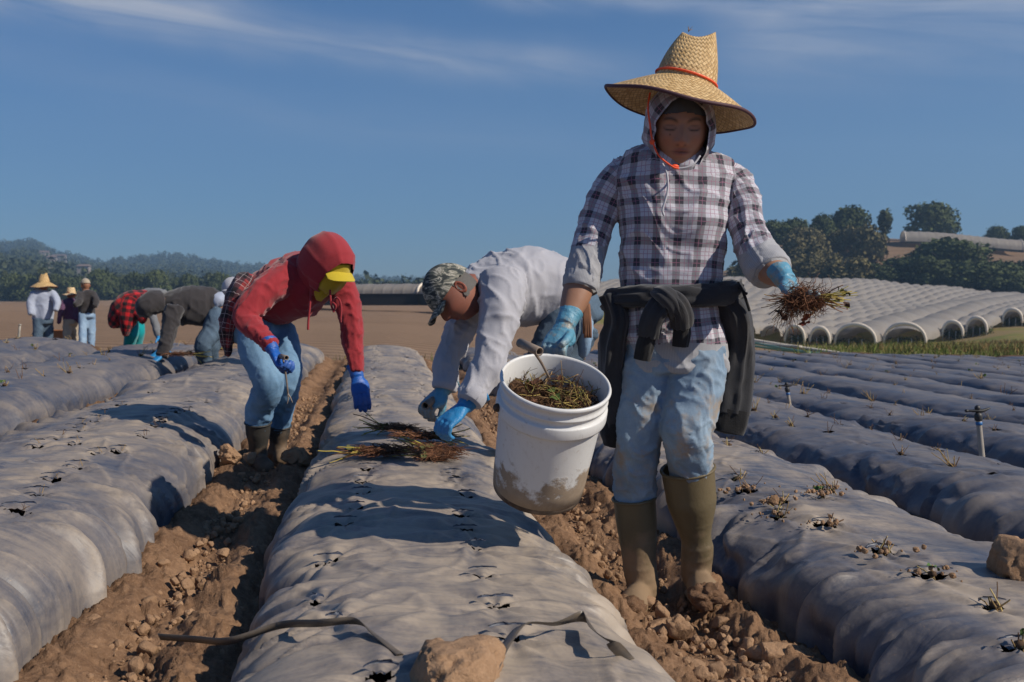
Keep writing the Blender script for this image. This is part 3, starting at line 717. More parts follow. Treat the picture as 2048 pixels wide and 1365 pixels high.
house(96, 1000, 538, 16, 9, 5, .2, 'pale low house above the tall straw hat of the standing man')
house(168, 1000, 542, 18, 9, 6, -.1, 'pale house among trees above the standing man in the dark jacket')

# ================================================================ hoop tunnels
def tunnel_mat(name, c1, c2, tr=.42):
    m, t, b = new_mat(name); uv = t.sep(t.attr('uvw')); p = t.pos()
    n = t.noise(p, .9, 5, .65); hoop = t.math('POWER', t.math('ABSOLUTE', t.math('SINE', t.math('MULTIPLY', uv[1], math.pi/1.8))), 14.)
    c = t.mix(n, c1, c2); c = t.mix(t.math('MULTIPLY', t.ramp(t.noise(p, .25, 4), [(.5, 0.), (.7, 1.)]), .4), c, (.36, .30, .24))
    b2 = t.bump(hoop, .5, .08); t.put(b, 'Normal', b2)
    t.put(b, 'Base Color', c); b.inputs['Roughness'].default_value = .42; b.inputs['Specular IOR Level'].default_value = .4
    tl = t.n.new('ShaderNodeBsdfTranslucent'); t.put(tl, 0, c); mx = t.n.new('ShaderNodeMixShader'); mx.inputs[0].default_value = tr
    o = [n_ for n_ in t.n if n_.type == 'OUTPUT_MATERIAL'][0]; t.l.new(b.outputs[0], mx.inputs[1]); t.l.new(tl.outputs[0], mx.inputs[2]); t.l.new(mx.outputs[0], o.inputs[0])
    return m
MTUN = tunnel_mat('tunnel film', (.36, .325, .285), (.50, .45, .395))
MHOOP, _t, _b = new_mat('rolled film rim'); _b.inputs['Base Color'].default_value = (.74, .64, .52, 1); _b.inputs['Roughness'].default_value = .6
MSTL, _t, _b = new_mat('galvanised post'); _b.inputs['Base Color'].default_value = (.45, .44, .43, 1); _b.inputs['Roughness'].default_value = .5; _b.inputs['Metallic'].default_value = .3
MBERRY = leaf_mat('berry leaves', (.028, .035, .014), (.075, .085, .025), 4)
AXA = az_of(2350); AX = np.array([math.sin(AXA), math.cos(AXA), 0]); EX = np.array([AX[1], -AX[0], 0])
def tunnel(L, w, h, af, ab, idx, label, rim=True):
    n = int((ab-af)/2.6); s = np.linspace(af, ab, n); mb = MB(); m = 17; th = np.linspace(0, np.pi, m)
    P0 = AX*s[:, None]+EX*L; zb = Zg(P0[:, 0], P0[:, 1])
    zb = np.convolve(np.pad(zb, 3, 'edge'), np.ones(7)/7, 'valid')
    rr_ = np.random.default_rng(idx)
    sc = 1-.30*(1-np.abs(np.sin(s*math.pi/11.+idx*.30)))**1.2+.04*vn(s*.6, idx)
    lift = np.ones((n, m))*1.05; lift[:, 0] += .25*vn(s*.5, idx*3); lift[:, -1] += .25*vn(s*.5, idx*3+1)
    V = P0[:, None]+EX[None, None]*(-np.cos(th)*w/2)[None, :, None]
    V[..., 2] = zb[:, None]+lift+(np.sin(th)**.8)[None]*((h-1.05)*sc)[:, None]
    A = np.stack([np.broadcast_to(th[None]*w/2, (n, m)), np.broadcast_to(s[:, None], (n, m)), np.zeros((n, m))], -1)
    mb.add(V.reshape(-1, 3), grid_quads(n, m), uvw=A.reshape(-1, 3))
    org = np.array([P0[0, 0], P0[0, 1], zb[0]])
    t = thing('hoop_tunnel', org, label, 'greenhouse tunnel', 'plastic hoop tunnels on the hillside')
    mb.build('cover', MTUN, t)
    if rim:
        arc = np.array([P0[0]+EX*(-math.cos(a)*w/2)*1.0 for a in np.linspace(0, np.pi, 25)]); arc[:, 2] = zb[0]+np.interp(np.linspace(0, np.pi, 25), th, lift[0])*.55+np.sin(np.linspace(0, np.pi, 25))**.8*(h-.5)
        arc -= AX*.15
        mr = MB(); loft(mr, arc, [.20, .28, .36, .28, .20], [.14, .20, .24, .20, .14], ref=-AX, nu=8, nv=30); mr.build('end_rim', MHOOP, t)
        for j in range(4):
            q = P0[0]+EX*((j-1.5)/3*w*.96); mp = MB(); loft(mp, [(q[0], q[1], zb[0]-.3), (q[0], q[1], zb[0]+1.5)], [.05, .05], [.05, .05], nu=6, nv=2, ref=(1, 0, 0)); mp.build('post', MSTL, t)
        pl = MB(); lob = []
        for j in range(26):
            q = P0[0]+EX*rr_.uniform(-w*.46, w*.46)+AX*rr_.uniform(.3, 7); lob.append([q[0], q[1], zb[0]+rr_.uniform(.4, 1.1), .8, .8, .75])
        leaf_cloud(pl, rr_, lob, 900, .16); pl.build('berry_plants', MBERRY, t, False)
def front(px):
    if px < 1235: return 250
    if px < 1785: return 170
    if px < 1960: return 177
    return 190
ti = 0; L = -150.; ordn = 0
while L < 95:
    aa = np.linspace(40, 420, 761); pp = AX*aa[:, None]+EX*L; q_ = proj(np.c_[pp[:, :2], np.zeros(761)]); ok = (q_[2] > 5) & (q_[2] >= np.vectorize(front)(np.where(q_[2] > 5, q_[0], -999)))
    i0 = int(np.argmax(ok)); af = aa[i0]; fpx = q_[0][i0]; ab = aa[int(np.argmax(q_[2] > 336+5*math.sin(L*.2)))]
    if fpx < 880 or ab-af < 15 or fpx > 2330: L += 3.5; continue
    wide = 1622 < fpx < 1775
    w = 7.0 if wide else 3.5
    lab = 'narrow grey white hoop tunnel on the hillside, number %d counted from the left' % (ti+1)
    if wide: lab = 'wide hoop tunnel with a thick pale rim'+[', just right of the held roots', ', second right of the held roots', ', set back at right', ' far back'][min(ordn, 3)]; ordn += 1
    elif fpx > 1770: lab = 'narrow hoop tunnel with pale open arch at the right, number %d from left' % (ti+1)
    tunnel(L+w/2, w*.97, 3.9 if wide else 3.1, af, ab, ti, lab, rim=(fpx > 1570))
    L += w; ti += 1
# low tunnel seen from the side beyond the brown field, and the one on the hilltop
def side_tunnel(p0, p1, w, h, skirt, label, follow=False):
    p0 = np.asarray(p0, float); p1 = np.asarray(p1, float); d = nrm((p1-p0)*[1, 1, 0]); e = np.array([d[1], -d[0], 0]); n = 70
    s = np.linspace(0, 1, n); C = p0+(p1-p0)*s[:, None]; C[:, 2] = C[:, 2] if not follow else np.convolve(np.pad(Zg(C[:, 0], C[:, 1]), 6, 'edge'), np.ones(13)/13, 'valid')+.3; Ls = np.linalg.norm(p1-p0)*s; m = 17; th = np.linspace(0, np.pi, m)
    V = C[:, None]+e[None, None]*(-np.cos(th)*w/2)[None, :, None]; V[..., 2] = C[:, 2:3]+skirt+(np.sin(th)**.8)[None]*((h-skirt)*(1-.05*np.abs(np.sin(Ls*.9))))[:, None]
    A = np.stack([np.broadcast_to(th[None], (n, m)), np.broadcast_to(Ls[:, None], (n, m)), np.zeros((n, m))], -1)
    t = thing('hoop_tunnel', p0, label, 'greenhouse tunnel'); mb = MB(); mb.add(V.reshape(-1, 3), grid_quads(n, m), uvw=A.reshape(-1, 3)); mb.build('cover', MTUN, t)
    if skirt > .3:
        for sg in (-1, 1):
            mb = MB(); q = C+e*sg*w/2*.98; top = q.copy(); top[:, 2] += skirt+.1; q[:, 2] -= .6; mb.add(np.vstack([q, top]), grid_quads(2, n)); mb.build('dark_lower_side', MLOWDARK, t)  # plain dark sheet along each lower side, below the cover
    for end in (0, -1):
        a = np.linspace(0, np.pi, 21); arc = C[end]+e*(-np.cos(a)[:, None]*w/2); arc[:, 2] = C[end][2]+skirt+np.sin(a)**.8*(h-skirt)
        mb = MB(); loft(mb, arc, [.22, .22], [.22, .22], ref=-d, nu=8, nv=24); mb.build('end_rim', MHOOP, t)
MLOWDARK, _t, _b = new_mat('dark lower sheet'); _b.inputs['Base Color'].default_value = (.02, .02, .022, 1); _b.inputs['Roughness'].default_value = .9
a_ = gz(852, 168); b_ = gz(560, 176)
a_[2] = at(852, 604, 168)[2]; b_[2] = at(560, 604, 176)[2]
side_tunnel(a_, b_, 7.5, 3.1, 1.35, 'low hoop tunnel with dark lower side beyond the brown field, left of the camouflage cap')
a_ = gz(960, 150); b_ = gz(868, 168); a_[2] = at(960, 604, 150)[2]; b_[2] = at(868, 604, 168)[2]
side_tunnel(a_, b_, 7., 3.1, 1.3, 'low hoop tunnel beyond the brown field, mostly hidden by the camouflage cap')
a_ = at(1806, 470, 440); b_ = at(2040, 492, 434)
side_tunnel(a_, b_, 9.5, 5.2, .4, 'long white hoop house lying along the top of the hill at the right', True)
# ---- haze
hz = MB(); box(hz, (0, 1500, 160), (2600, 1900, 400)); hb = hz.build('haze', None); tag(hb, kind='stuff'); hb['label'] = 'thin pale blue haze over the far hills'; hb['category'] = 'haze'
mh = bpy.data.materials.new('haze'); mh.use_nodes = True; _t = NT(mh.node_tree); _t.n.clear()
pv = _t.n.new('ShaderNodeVolumePrincipled'); pv.inputs['Density'].default_value = .00026; pv.inputs['Color'].default_value = (.42, .68, 1., 1); pv.inputs['Anisotropy'].default_value = .1
oo = _t.n.new('ShaderNodeOutputMaterial'); _t.l.new(pv.outputs[0], oo.inputs['Volume']); hb.data.materials.append(mh)
hb.visible_shadow = True
# ================================================================ people: shared builders
def plaid_mat(name, base, band, cross, line, per=.061, wid=.18, tw=.014, ribcol=None):
    m, t, b = new_mat(name); uv = t.sep(t.attr('uvw')); p = t.objc()
    wx = t.math('MULTIPLY', t.math('SUBTRACT', t.noise(p, 9, 2), .5), .008)
    def bands(c, o):
        f = t.math('FRACT', t.math('ADD', t.math('DIVIDE', t.math('ADD', c, wx), per), o))
        d = t.math('ABSOLUTE', t.math('SUBTRACT', f, .5))
        B = t.math('SUBTRACT', 1., t.math('SMOOTH_MIN', 1., t.math('MULTIPLY', t.math('MAXIMUM', t.math('SUBTRACT', d, wid), 0.), 60.), .1), clamp=True)
        l1 = t.math('LESS_THAN', d, tw); d2 = t.math('ABSOLUTE', t.math('SUBTRACT', d, .40)); l2 = t.math('LESS_THAN', d2, tw)
        return B, t.math('MAXIMUM', l1, l2)
    b1, l1 = bands(uv[0], .5); b2, l2 = bands(uv[1], .2)
    he = t.noise(p, 420, 2); c = t.mix(he, tuple(np.array(base)*.86), base)
    c = t.mix(t.math('MULTIPLY', t.math('MAXIMUM', b1, b2), .85), c, band); c = t.mix(t.math('MULTIPLY', b1, b2), c, cross)
    c = t.mix(t.math('MULTIPLY', t.math('MAXIMUM', l1, l2), .75), c, line)
    if ribcol:
        rib = t.math('ABSOLUTE', t.math('SINE', t.math('MULTIPLY', uv[0], 700.)))
        c = t.mix(t.math('GREATER_THAN', uv[2], .5), c, t.mix(rib, tuple(np.array(ribcol)*.75), ribcol))
    t.put(b, 'Base Color', c); b.inputs['Roughness'].default_value = .93; b.inputs['Specular IOR Level'].default_value = .15; b.inputs['Sheen Weight'].default_value = .2
    h = t.math('ADD', t.noise(p, 380, 3), t.math('MULTIPLY', t.noise(p, 38, 4, .6), 1.8)); t.put(b, 'Normal', t.bump(h, .5, .0018)); return m
def denim_mat(name, dark, light, mud=.5, sc=1.):
    m, t, b = new_mat(name); p = t.objc(); uv = t.sep(t.attr('uvw'))
    n = t.noise(p, 6*sc, 5, .6); c = t.mix(t.ramp(n, [(.35, 0.), (.65, 1.)]), dark, light)
    tw = t.math('SINE', t.math('MULTIPLY', t.math('ADD', uv[0], uv[1]), 1500.)); c = t.mix(t.math('MULTIPLY', t.math('ADD', tw, 1.), .07), c, (.75, .8, .85))
    c = t.mix(t.math('MULTIPLY', t.noise(p, 220, 3), .35), c, tuple(np.array(dark)*.7))
    k = t.ramp(t.noise(p, 8.5, 6, .68), [(.50, 0.), (.66, 1.)]); c = t.mix(t.math('MULTIPLY', t.math('MULTIPLY', k, uv[2]), mud), c, (.34, .25, .16))
    t.put(b, 'Base Color', c); b.inputs['Roughness'].default_value = .9; b.inputs['Specular IOR Level'].default_value = .2
    t.put(b, 'Normal', t.bump(t.math('ADD', t.noise(p, 420, 2), t.math('MULTIPLY', t.noise(p, 55, 4, .6), 1.6)), .5, .0018)); return m
def skin_mat(name='skin'):
    m, t, b = new_mat(name); c = t.attr('col'); p = t.objc()
    c = t.mix(t.math('MULTIPLY', t.noise(p, 40, 4), .30), c, t.mix(.6, c, (.12, .04, .025)))
    t.put(b, 'Base Color', c); b.inputs['Roughness'].default_value = .52; b.inputs['Specular IOR Level'].default_value = .38
    b.inputs['Subsurface Weight'].default_value = .08; b.inputs['Subsurface Radius'].default_value = (.01, .004, .002); b.inputs['Subsurface Scale'].default_value = .5
    t.put(b, 'Normal', t.bump(t.noise(p, 260, 4), .25, .0012)); return m
MSKIN = skin_mat()
def glove_mat(name, c, dirt=.6):
    m, t, b = new_mat(name); p = t.objc(); n = t.noise(p, 26, 6, .65)
    base = t.mix(t.noise(p, 9, 3), c, tuple(np.minimum(np.array(c)*1.25, 1)))
    col = t.mix(t.math('MULTIPLY', t.ramp(n, [(.50, 0.), (.66, 1.)]), dirt), base, (.30, .24, .17))
    dd = t.sep(t.attr('uvw'))[2]; col = t.mix(t.math('MULTIPLY', t.math('MULTIPLY', dd, dirt*1.3, None, True), t.ramp(t.noise(p, 18, 5), [(.3, .4), (.6, 1.)])), col, (.27, .23, .18))
    t.put(b, 'Base Color', col); b.inputs['Roughness'].default_value = .42; b.inputs['Specular IOR Level'].default_value = .45
    t.put(b, 'Normal', t.bump(t.math('ABSOLUTE', t.math('SUBTRACT', t.noise(p, 70, 4, .6, 1.2), .5)), .6, .006)); return m
def rubber_mat(name, c, mud):
    m, t, b = new_mat(name); p = t.objc(); P = t.sep(t.pos())
    n = t.noise(p, 9, 6, .65); col = t.mix(n, tuple(np.array(c)*.7), tuple(np.array(c)*1.2))
    low = t.math('SUBTRACT', 1., t.math('DIVIDE', P[2], .30), clamp=True); k = t.ramp(t.math('ADD', t.math('MULTIPLY', n, .8), t.math('MULTIPLY', low, .5)), [(.58, 0.), (.80, 1.)])
    col = t.mix(t.math('MULTIPLY', k, mud), col, (.27, .18, .11)); t.put(b, 'Base Color', col)
    t.put(b, 'Roughness', t.math('ADD', .5, t.math('MULTIPLY', k, .35))); b.inputs['Specular IOR Level'].default_value = .3
    t.put(b, 'Normal', t.bump(t.noise(p, 60, 5, .65), .35, .004)); return m
TOC = -nrm(FWD*[1, 1, 0])      # horizontal direction towards the camera

class Fig:
    def __init__(s, px, Z, label, name='person', cat='person', group=None, skin=(.33, .175, .11)):
        g = gz(px, Z); s.t = thing(name, g, label, cat, group); s.o = g; s.body = MB(); s.skin = skin; s.extra = []
    def P(s, pts): return np.array([at(*p) for p in pts])
    def R(s, pts, r): return np.array([q/F*p[2] for p, q in zip(pts, r)])
    def garment(s, name, mat, lofts, vox=.008, wr=.006, smooth=3, fs=16., seed=0, w=0., grow=0., body=.80, label=None, post=None, flare=None):
        mb = MB(); lim = []
        for k, L in enumerate(lofts):
            pts, rx, ry = L[0], L[1], L[2]; ref = L[3] if len(L) > 3 else TOC; e = L[4] if len(L) > 4 else 1.
            C = s.P(pts); RX = s.R(pts, rx)+grow; RY = np.asarray(ry if hasattr(ry, '__len__') else [ry*q/max(rx) if ry < 0 else ry for q in rx], float)+grow
            if len(RY) != len(C): RY = np.interp(np.linspace(0, 1, len(C)), np.linspace(0, 1, len(RY)), RY)
            loft(mb, C, RX, RY, ref, 36, 44, e)
            if body: loft(s.body, C, RX*body, RY*body, ref, 20, 24, e)
            Cd = cr(C, 50); T = nrm(np.gradient(Cd, axis=0)); rf = np.asarray(ref, float); S_ = nrm(np.cross(rf, T)); F_ = nrm(np.cross(T, S_))
            ln = np.concatenate([[0], np.cumsum(np.linalg.norm(np.diff(Cd, axis=0), axis=1))])
            lim.append((Cd, S_, F_, ln, cr(RX, 50)[:, 0], cr(RY, 50)[:, 0]))
        V, Q = fuse(mb, vox, smooth); N = vnormals(V, Q)
        best = np.full(len(V), 1e9); sc = np.zeros(len(V)); an = np.zeros(len(V)); id_ = np.zeros(len(V)); mr = np.ones(len(V))*.1
        for k, (Cd, S_, F_, ln, RX, RY) in enumerate(lim):
            d = np.linalg.norm(V[:, None]-Cd[None], axis=2)
            dn = d/np.maximum(RX, RY)[None]; j = dn.argmin(1); dm = dn[np.arange(len(V)), j]
            D = V-Cd[j]; a = np.arctan2((D*F_[j]).sum(1)/RY[j], (D*S_[j]).sum(1)/RX[j]); T = np.cross(S_[j], F_[j])
            ss = ln[j]+(D*T).sum(1)
            m = dm < best; best[m] = dm[m]; sc[m] = ss[m]; an[m] = a[m]; id_[m] = k; mr[m] = RX.mean()
        if wr:
            ca, sa = np.cos(an), np.sin(an)
            wob = vn(ca*1.3+id_*9, sa*1.3, sc*4, seed)*.05
            n1 = (1-np.abs(vn((sc+wob)*fs*1.5, ca*1.1+id_*5, sa*1.1, seed+1)))**3-.28
            n2 = (1-np.abs(vn((sc+wob+an*.035)*fs*2.9, ca*2.0+id_*5, sa*2.0, seed+2)))**3-.25
            n3 = vn(V[:, 0]*9, V[:, 1]*9, V[:, 2]*9, seed+3)
            h_ = V@RGT; n4 = (1-np.abs(vn((h_+V[:, 2]*.8+wob)*fs*1.2, (h_*.8-V[:, 2])*fs*.22, id_*4, seed+7)))**4-.2
            n1 = n1+.8*n4
            msk = .55+.45*vn(sc*6+id_*3, ca, sa, seed+5)
            V = V+N*(wr*(n1*msk+.42*n2*(1-msk*.4)+.30*n3))[:, None]
        A = np.stack([an*mr, sc, np.full(len(V), w) if np.isscalar(w) else w(V, sc, id_)], -1)
        if post is not None: V = post(V, N, sc, an, id_)
        m2 = MB(); m2.add(V, Q, uvw=A); o = m2.build(name, mat, s.t, True, s.o)
        if label: o['label'] = label
        return o
    def part(s, name, mat, mb, smooth=True, parent=None, label=None):
        if parent is None: o = mb.build(name, mat, s.t, smooth, s.o)
        else:
            o = mb.build(name, mat, None, smooth, s.o); o.location = (0, 0, 0); o.parent = parent
        if label: o['label'] = label
        return o
    def finish(s, vox=.011, heads=()):
        V, Q = fuse(s.body, vox, 3); mb = MB(); mb.add(V, Q, col=s.skin)
        for (HV, HT, HC) in heads: mb.add(HV, None, HT, col=HC)
        return mb.build('body', MSKIN, s.t, True, s.o)

def head_mesh(M3, c, sub=5, skin=(.33, .175, .11), sc=1., lips=(.27, .10, .085), ears=True, old=0.):
    """sculpted head; M3 columns: subject-right-of-view x, face forward y, up z"""
    D, T = ico(sub); x, y, z = D.T
    P = np.stack([x*.073, y*.092, z*.112], -1); X, Y, Z = P.T.copy()
    lo = np.clip(-z, 0, 1); X = X*(1-.30*lo**1.5); fr = sstep(0, .6, y)
    Y = np.where(Y > 0, Y*(1-.06*lo), Y*(1-.25*lo)); Y = Y-fr*.010*(1-np.exp(-(X/.045)**2))*0
    def g(cx, cz, sx_, sz_): return np.exp(-((X-cx)/sx_)**2-((Z-cz)/sz_)**2)*fr
    nose = fr*np.exp(-(X/(.0085+.0065*sstep(-.005, -.034, Z)))**2)*np.where(Z > -.032, sstep(.022, -.032, Z)**1.25, sstep(-.047, -.034, Z))
    Y = Y+.021*nose+.006*(g(.013, -.034, .007, .007)+g(-.013, -.034, .007, .007))
    for sg in (-1, 1):
        Y = Y-.0125*g(sg*.030, .004, .018, .012)+.0085*g(sg*.031, .001, .0125, .0075)+.0045*g(sg*.028, .023, .02, .007)+.006*g(sg*.042, -.028, .02, .02)
    Y = Y+.0065*g(0, -.0545, .018, .0042)+.0075*g(0, -.0645, .016, .0052)-.0045*g(0, -.0592, .022, .0018)-.003*g(0, -.074, .02, .005)+.008*g(0, -.092, .018, .012)
    col = np.tile(np.array(skin, float), (len(D), 1))
    def tint(m, c): 
        nonlocal col; col = col*(1-m[:, None])+np.array(c)[None]*m[:, None]
    tint(np.clip(.5*g(.042, -.028, .02, .018)+.5*g(-.042, -.028, .02, .018)+.4*g(0, -.03, .014, .012), 0, 1), (skin[0]*1.12, skin[1]*.78, skin[2]*.72))
    lipm = np.clip(fr*np.exp(-(X/.022)**4)*np.exp(-((Z+.0595)/(.0095*(1-.45*(X/.024)**2)))**4), 0, 1); tint(lipm*.85, lips)
    tint(np.clip(g(0, -.0592, .022, .0016), 0, 1)*.8, (.06, .025, .02))
    for sg in (-1, 1):
        u = (X*sg-.031)/.019; arc = .0245-.006*u*u+.002*u
        tint(np.clip(fr*np.exp(-u**6)*np.exp(-((Z-arc)/.0042)**2), 0, 1)*.92, (.022, .014, .010))
        arc2 = -.0025+.0035*u*u*-1+.001; u2 = (X*sg-.031)/.0155
        tint(np.clip(fr*np.exp(-u2**6)*np.exp(-((Z-(-.0045+.004*u2*u2))/.0024)**2), 0, 1)*.95, (.012, .008, .007))
        tint(np.clip(fr*np.exp(-u2**6)*np.exp(-((Z-(.0075-.003*u2*u2))/.0018)**2), 0, 1)*.45, (.10, .045, .03))
        tint(np.clip(g(sg*.0095, -.041, .004, .0025), 0, 1)*.8, (.05, .02, .015))
    V = np.stack([X, Y, Z], -1)*sc
    if ears:
        EV, ET = ico(3); off = len(V); vs = [V]; ts = [T]; cs = [col]
        for sg in (-1, 1):
            e = EV*np.array([.009, .017, .028]); e[:, 0] += sg*(.074+.006*EV[:, 1]*-1); e[:, 1] += -.005; e[:, 2] += -.005
            inner = (np.abs(EV[:, 0]) > .3) & (np.hypot(EV[:, 1], EV[:, 2]) < .6); e[inner, 0] -= sg*.006*np.sign(sg*EV[inner, 0])
            vs.append(e*sc); ts.append(ET+off); off += len(e); c2 = np.tile([skin[0]*1.1, skin[1]*.8, skin[2]*.72], (len(e), 1)); c2[inner] *= .6; cs.append(c2)
        V = np.vstack(vs); T = np.vstack(ts); col = np.vstack(cs)
    return V@np.asarray(M3).T+np.asarray(c), T, col

def hand(fig, name, mat, wrist, fw, palm, side=1, curl=(40, 50, 35), sc=1., thumb=(.75, .62, -.25), spread=.06, cuff=.045, curls=None, vox=.0028, thumb_curl=25, cuffr=.033):
    """glove with five fingers. fw: wrist to knuckles, palm: direction the palm faces, side=1 thumb on +x"""
    y = nrm(fw); z = -nrm(np.asarray(palm)-np.dot(palm, y)*y); x = np.cross(y, z)
    M3 = np.stack([x, y, z], 1); mb = MB()
    W = lambda p: np.asarray(wrist)+(M3@(np.array(p, float)*np.array([side, 1, 1])*sc))
    def lf(pts, rx, ry): loft(mb, [W(p) for p in pts], np.array(rx)*sc, np.array(ry)*sc, ref=z, nu=16, nv=14)
    lf([(0, -.012, 0), (0, .02, 0), (0, .05, 0), (0, .088, .001)], [.027, .030, .039, .041], [.021, .020, .018, .014])
    lf([(.012, .01, -.006), (.028, .045, -.010), (.03, .07, -.006)], [.016, .020, .012], [.014, .016, .010])
    for i, (bx, L, r) in enumerate([(.030, .071, .0098), (.0105, .079, .0100), (-.010, .073, .0096), (-.029, .057, .0086)]):
        cu = (curls[i] if curls else curl); a = 0; p = np.array([bx, .080, .001]); pts = [p.copy()]; d0 = spread*(1.2-i*.8)
        seg = [.02, L*.42, L*.32, L*.26]
        for k, s_ in enumerate(seg):
            if k: a += R(cu[k-1])
            dv = np.array([math.sin(d0)*math.cos(a), math.cos(d0)*math.cos(a), -math.sin(a)])
            p = p+dv*s_*.5; pts.append(p.copy()); p = p+dv*s_*.5; pts.append(p.copy())
        rr_ = np.interp(np.linspace(0, 1, len(pts)), [0, .3, .7, 1], [r*1.05, r*1.08, r*.96, r*.80]); lf(pts, rr_, rr_*.96)
    p = np.array([.024, .028, -.006]); d = nrm(thumb); pts = [p.copy()]; inn = nrm(np.array([-.75, .35, -.35]))
    for k, s_ in enumerate((.036, .032, .027)):
        if k: d = nrm(d+inn*math.tan(R(thumb_curl)))
        p = p+d*s_*.5; pts.append(p.copy()); p = p+d*s_*.5; pts.append(p.copy())
    rr_ = np.interp(np.linspace(0, 1, len(pts)), [0, .35, .7, 1], [.0150, .0125, .0112, .0090]); lf(pts, rr_, rr_)
    if cuff:
        lf([(0, .005, 0), (0, -cuff*.5, 0), (0, -cuff, 0)], [.031, .033, cuffr+.003], [.027, .030, cuffr*.9])
    V, Q = fuse(mb, vox*sc if vox < .004 else vox, 3, .5)
    loc = (V-np.asarray(wrist))@M3/sc
    N = vnormals(V, Q); V = V+N*(.0012*sc*(1-np.abs(vn(loc[:, 0]*30, loc[:, 1]*95, loc[:, 2]*30, 9)))**3+.0010*vn(loc[:, 0]*60, loc[:, 1]*60, loc[:, 2]*60, 4))[:, None]
    m2 = MB(); m2.add(V, Q, uvw=np.stack([loc[:, 0], loc[:, 1], sstep(.06, .14, loc[:, 1])], -1)); return fig.part(name, mat, m2)

def boot(fig, name, mat, top, ankle, heel, toe, rt, ra, rf=.048, h=.0, knob=None, rimmat=None, knee=None):
    """top/ankle/heel/toe as (px,py,Z)"""
    mb = MB(); T_, A_, H_, O_ = [at(*p) for p in (top, ankle, heel, toe)]
    d = nrm(O_-H_)
    mid = (T_*.55+A_*.45)
    loft(mb, [T_, T_*.7+A_*.3, mid, A_*.8+T_*.2, A_, (H_*.75+A_*.25), H_*.9+O_*.1], [rt, rt*.97, rt*.93, ra*1.04, ra, .047, .040], [rt, rt*.96, rt*.93, ra*1.1, ra*1.08, .055, .045], ref=d, nu=36, nv=40)
    u = np.array([0, 0, 1.])
    loft(mb, [H_-d*.02, H_+d*.05, H_*.45+O_*.55+u*.006, O_*.85+H_*.15, O_, O_+d*.012], [.032, .040, .043, .047, .040, .02], [.036, .048, .046, .040, .030, .014], ref=u, nu=30, nv=30)
    loft(mb, [H_-d*.03-u*.038, H_*.5+O_*.5-u*.036, O_-u*.032], [.034, .040, .043], [.010, .011, .011], ref=u, nu=20, nv=16, e=.8)
    V, Q = fuse(mb, .006, 4); N = vnormals(V, Q)
    sa = ((V-A_)@nrm(T_-A_)); V = V+N*(.0030*(1-np.abs(vn(sa*26, V[:, 0]*6, V[:, 1]*6, 3)))**3*sstep(.16, .0, np.abs(sa))+.0016*vn(V[:, 0]*14, V[:, 1]*14, V[:, 2]*14, 5))[:, None]
    # open the top
    ax = nrm(T_-mid); c = V[Q].mean(1); keep = ~(((c-T_)@ax > -.006))
    m2 = MB(); m2.add(V, Q[keep], uvw=np.zeros(3)); o = fig.part(name, mat, m2)
    m3 = MB(); tt = np.linspace(0, 2*np.pi, 41); S_ = nrm(np.cross(d, ax)); Fr = np.cross(ax, S_)
    ring = np.array([T_-ax*.010+S_*math.cos(a)*rt*1.0+Fr*math.sin(a)*rt*1.0 for a in tt]); loft(m3, ring, [.0055, .0055], [.0045, .0045], ref=ax, nu=8, nv=60, capA=False, capB=False); fig.part('boot_rim', rimmat or mat, m3, parent=None)
    return o
# ================================================================ the walking woman
MPLAID = plaid_mat('plaid sweatshirt', (.54, .54, .60), (.215, .21, .235), (.055, .053, .068), (.30, .13, .20), ribcol=(.36, .365, .39))
MJ1 = denim_mat('washed denim', (.105, .185, .29), (.28, .38, .48), .9)
MBLK = cloth_mat('charcoal fleece', (.032, .033, .038), .3, dirt=((.20, .15, .11), .10))
MBLKC = cloth_mat('black ribbed cuff', (.014, .014, .016), .3)
MGREYB = cloth_mat('dark grey jersey', (.075, .08, .09), .2)
MBOOT = rubber_mat('olive rubber', (.135, .105, .058), .75)
MGL = glove_mat('light blue latex', (.085, .25, .36), .8)
MLACE, _t, _b = new_mat('grey drawcord'); _b.inputs['Base Color'].default_value = (.42, .42, .46, 1); _b.inputs['Roughness'].default_value = .85
MORG, _t, _b = new_mat('orange cord'); _b.inputs['Base Color'].default_value = (.85, .10, .03, 1); _b.inputs['Roughness'].default_value = .6
def straw_mat(name, tint=(1, 1, 1)):
    m, t, b = new_mat(name); uv = t.sep(t.attr('uvw')); tint = np.array(tint)
    a = t.math('DIVIDE', t.math('ADD', uv[0], uv[1]), .0150); c = t.math('DIVIDE', t.math('SUBTRACT', uv[0], uv[1]), .0150)
    fa, fc = t.math('FLOOR', a), t.math('FLOOR', c); par = t.math('MODULO', t.math('ABSOLUTE', t.math('ADD', fa, fc)), 2.)
    ga = t.math('SUBTRACT', 1., t.math('ABSOLUTE', t.math('SUBTRACT', t.math('MULTIPLY', t.math('FRACT', a), 2.), 1.)))
    gc = t.math('SUBTRACT', 1., t.math('ABSOLUTE', t.math('SUBTRACT', t.math('MULTIPLY', t.math('FRACT', c), 2.), 1.)))
    mx = t.n.new('ShaderNodeMix'); t.put(mx, 0, par); t.put(mx, 2, ga); t.put(mx, 3, gc); h = mx.outputs[0]
    wn = t.n.new('ShaderNodeTexWhiteNoise'); t.put(wn, 0, t.comb(fa, fc, 0.)); r_ = wn.outputs[0]
    col = t.mix(r_, tuple(np.array((.43, .27, .11))*tint), tuple(np.array((.74, .53, .27))*tint))
    col = t.mix(t.math('LESS_THAN', h, .20), col, (.14, .075, .025))
    col = t.mix(t.math('MULTIPLY', t.noise(t.objc(), 12, 4), .5), col, tuple(np.array((.55, .36, .15))*tint))
    t.put(b, 'Base Color', col); b.inputs['Roughness'].default_value = .55; b.inputs['Specular IOR Level'].default_value = .35
    t.put(b, 'Normal', t.bump(h, .7, .0025)); return m
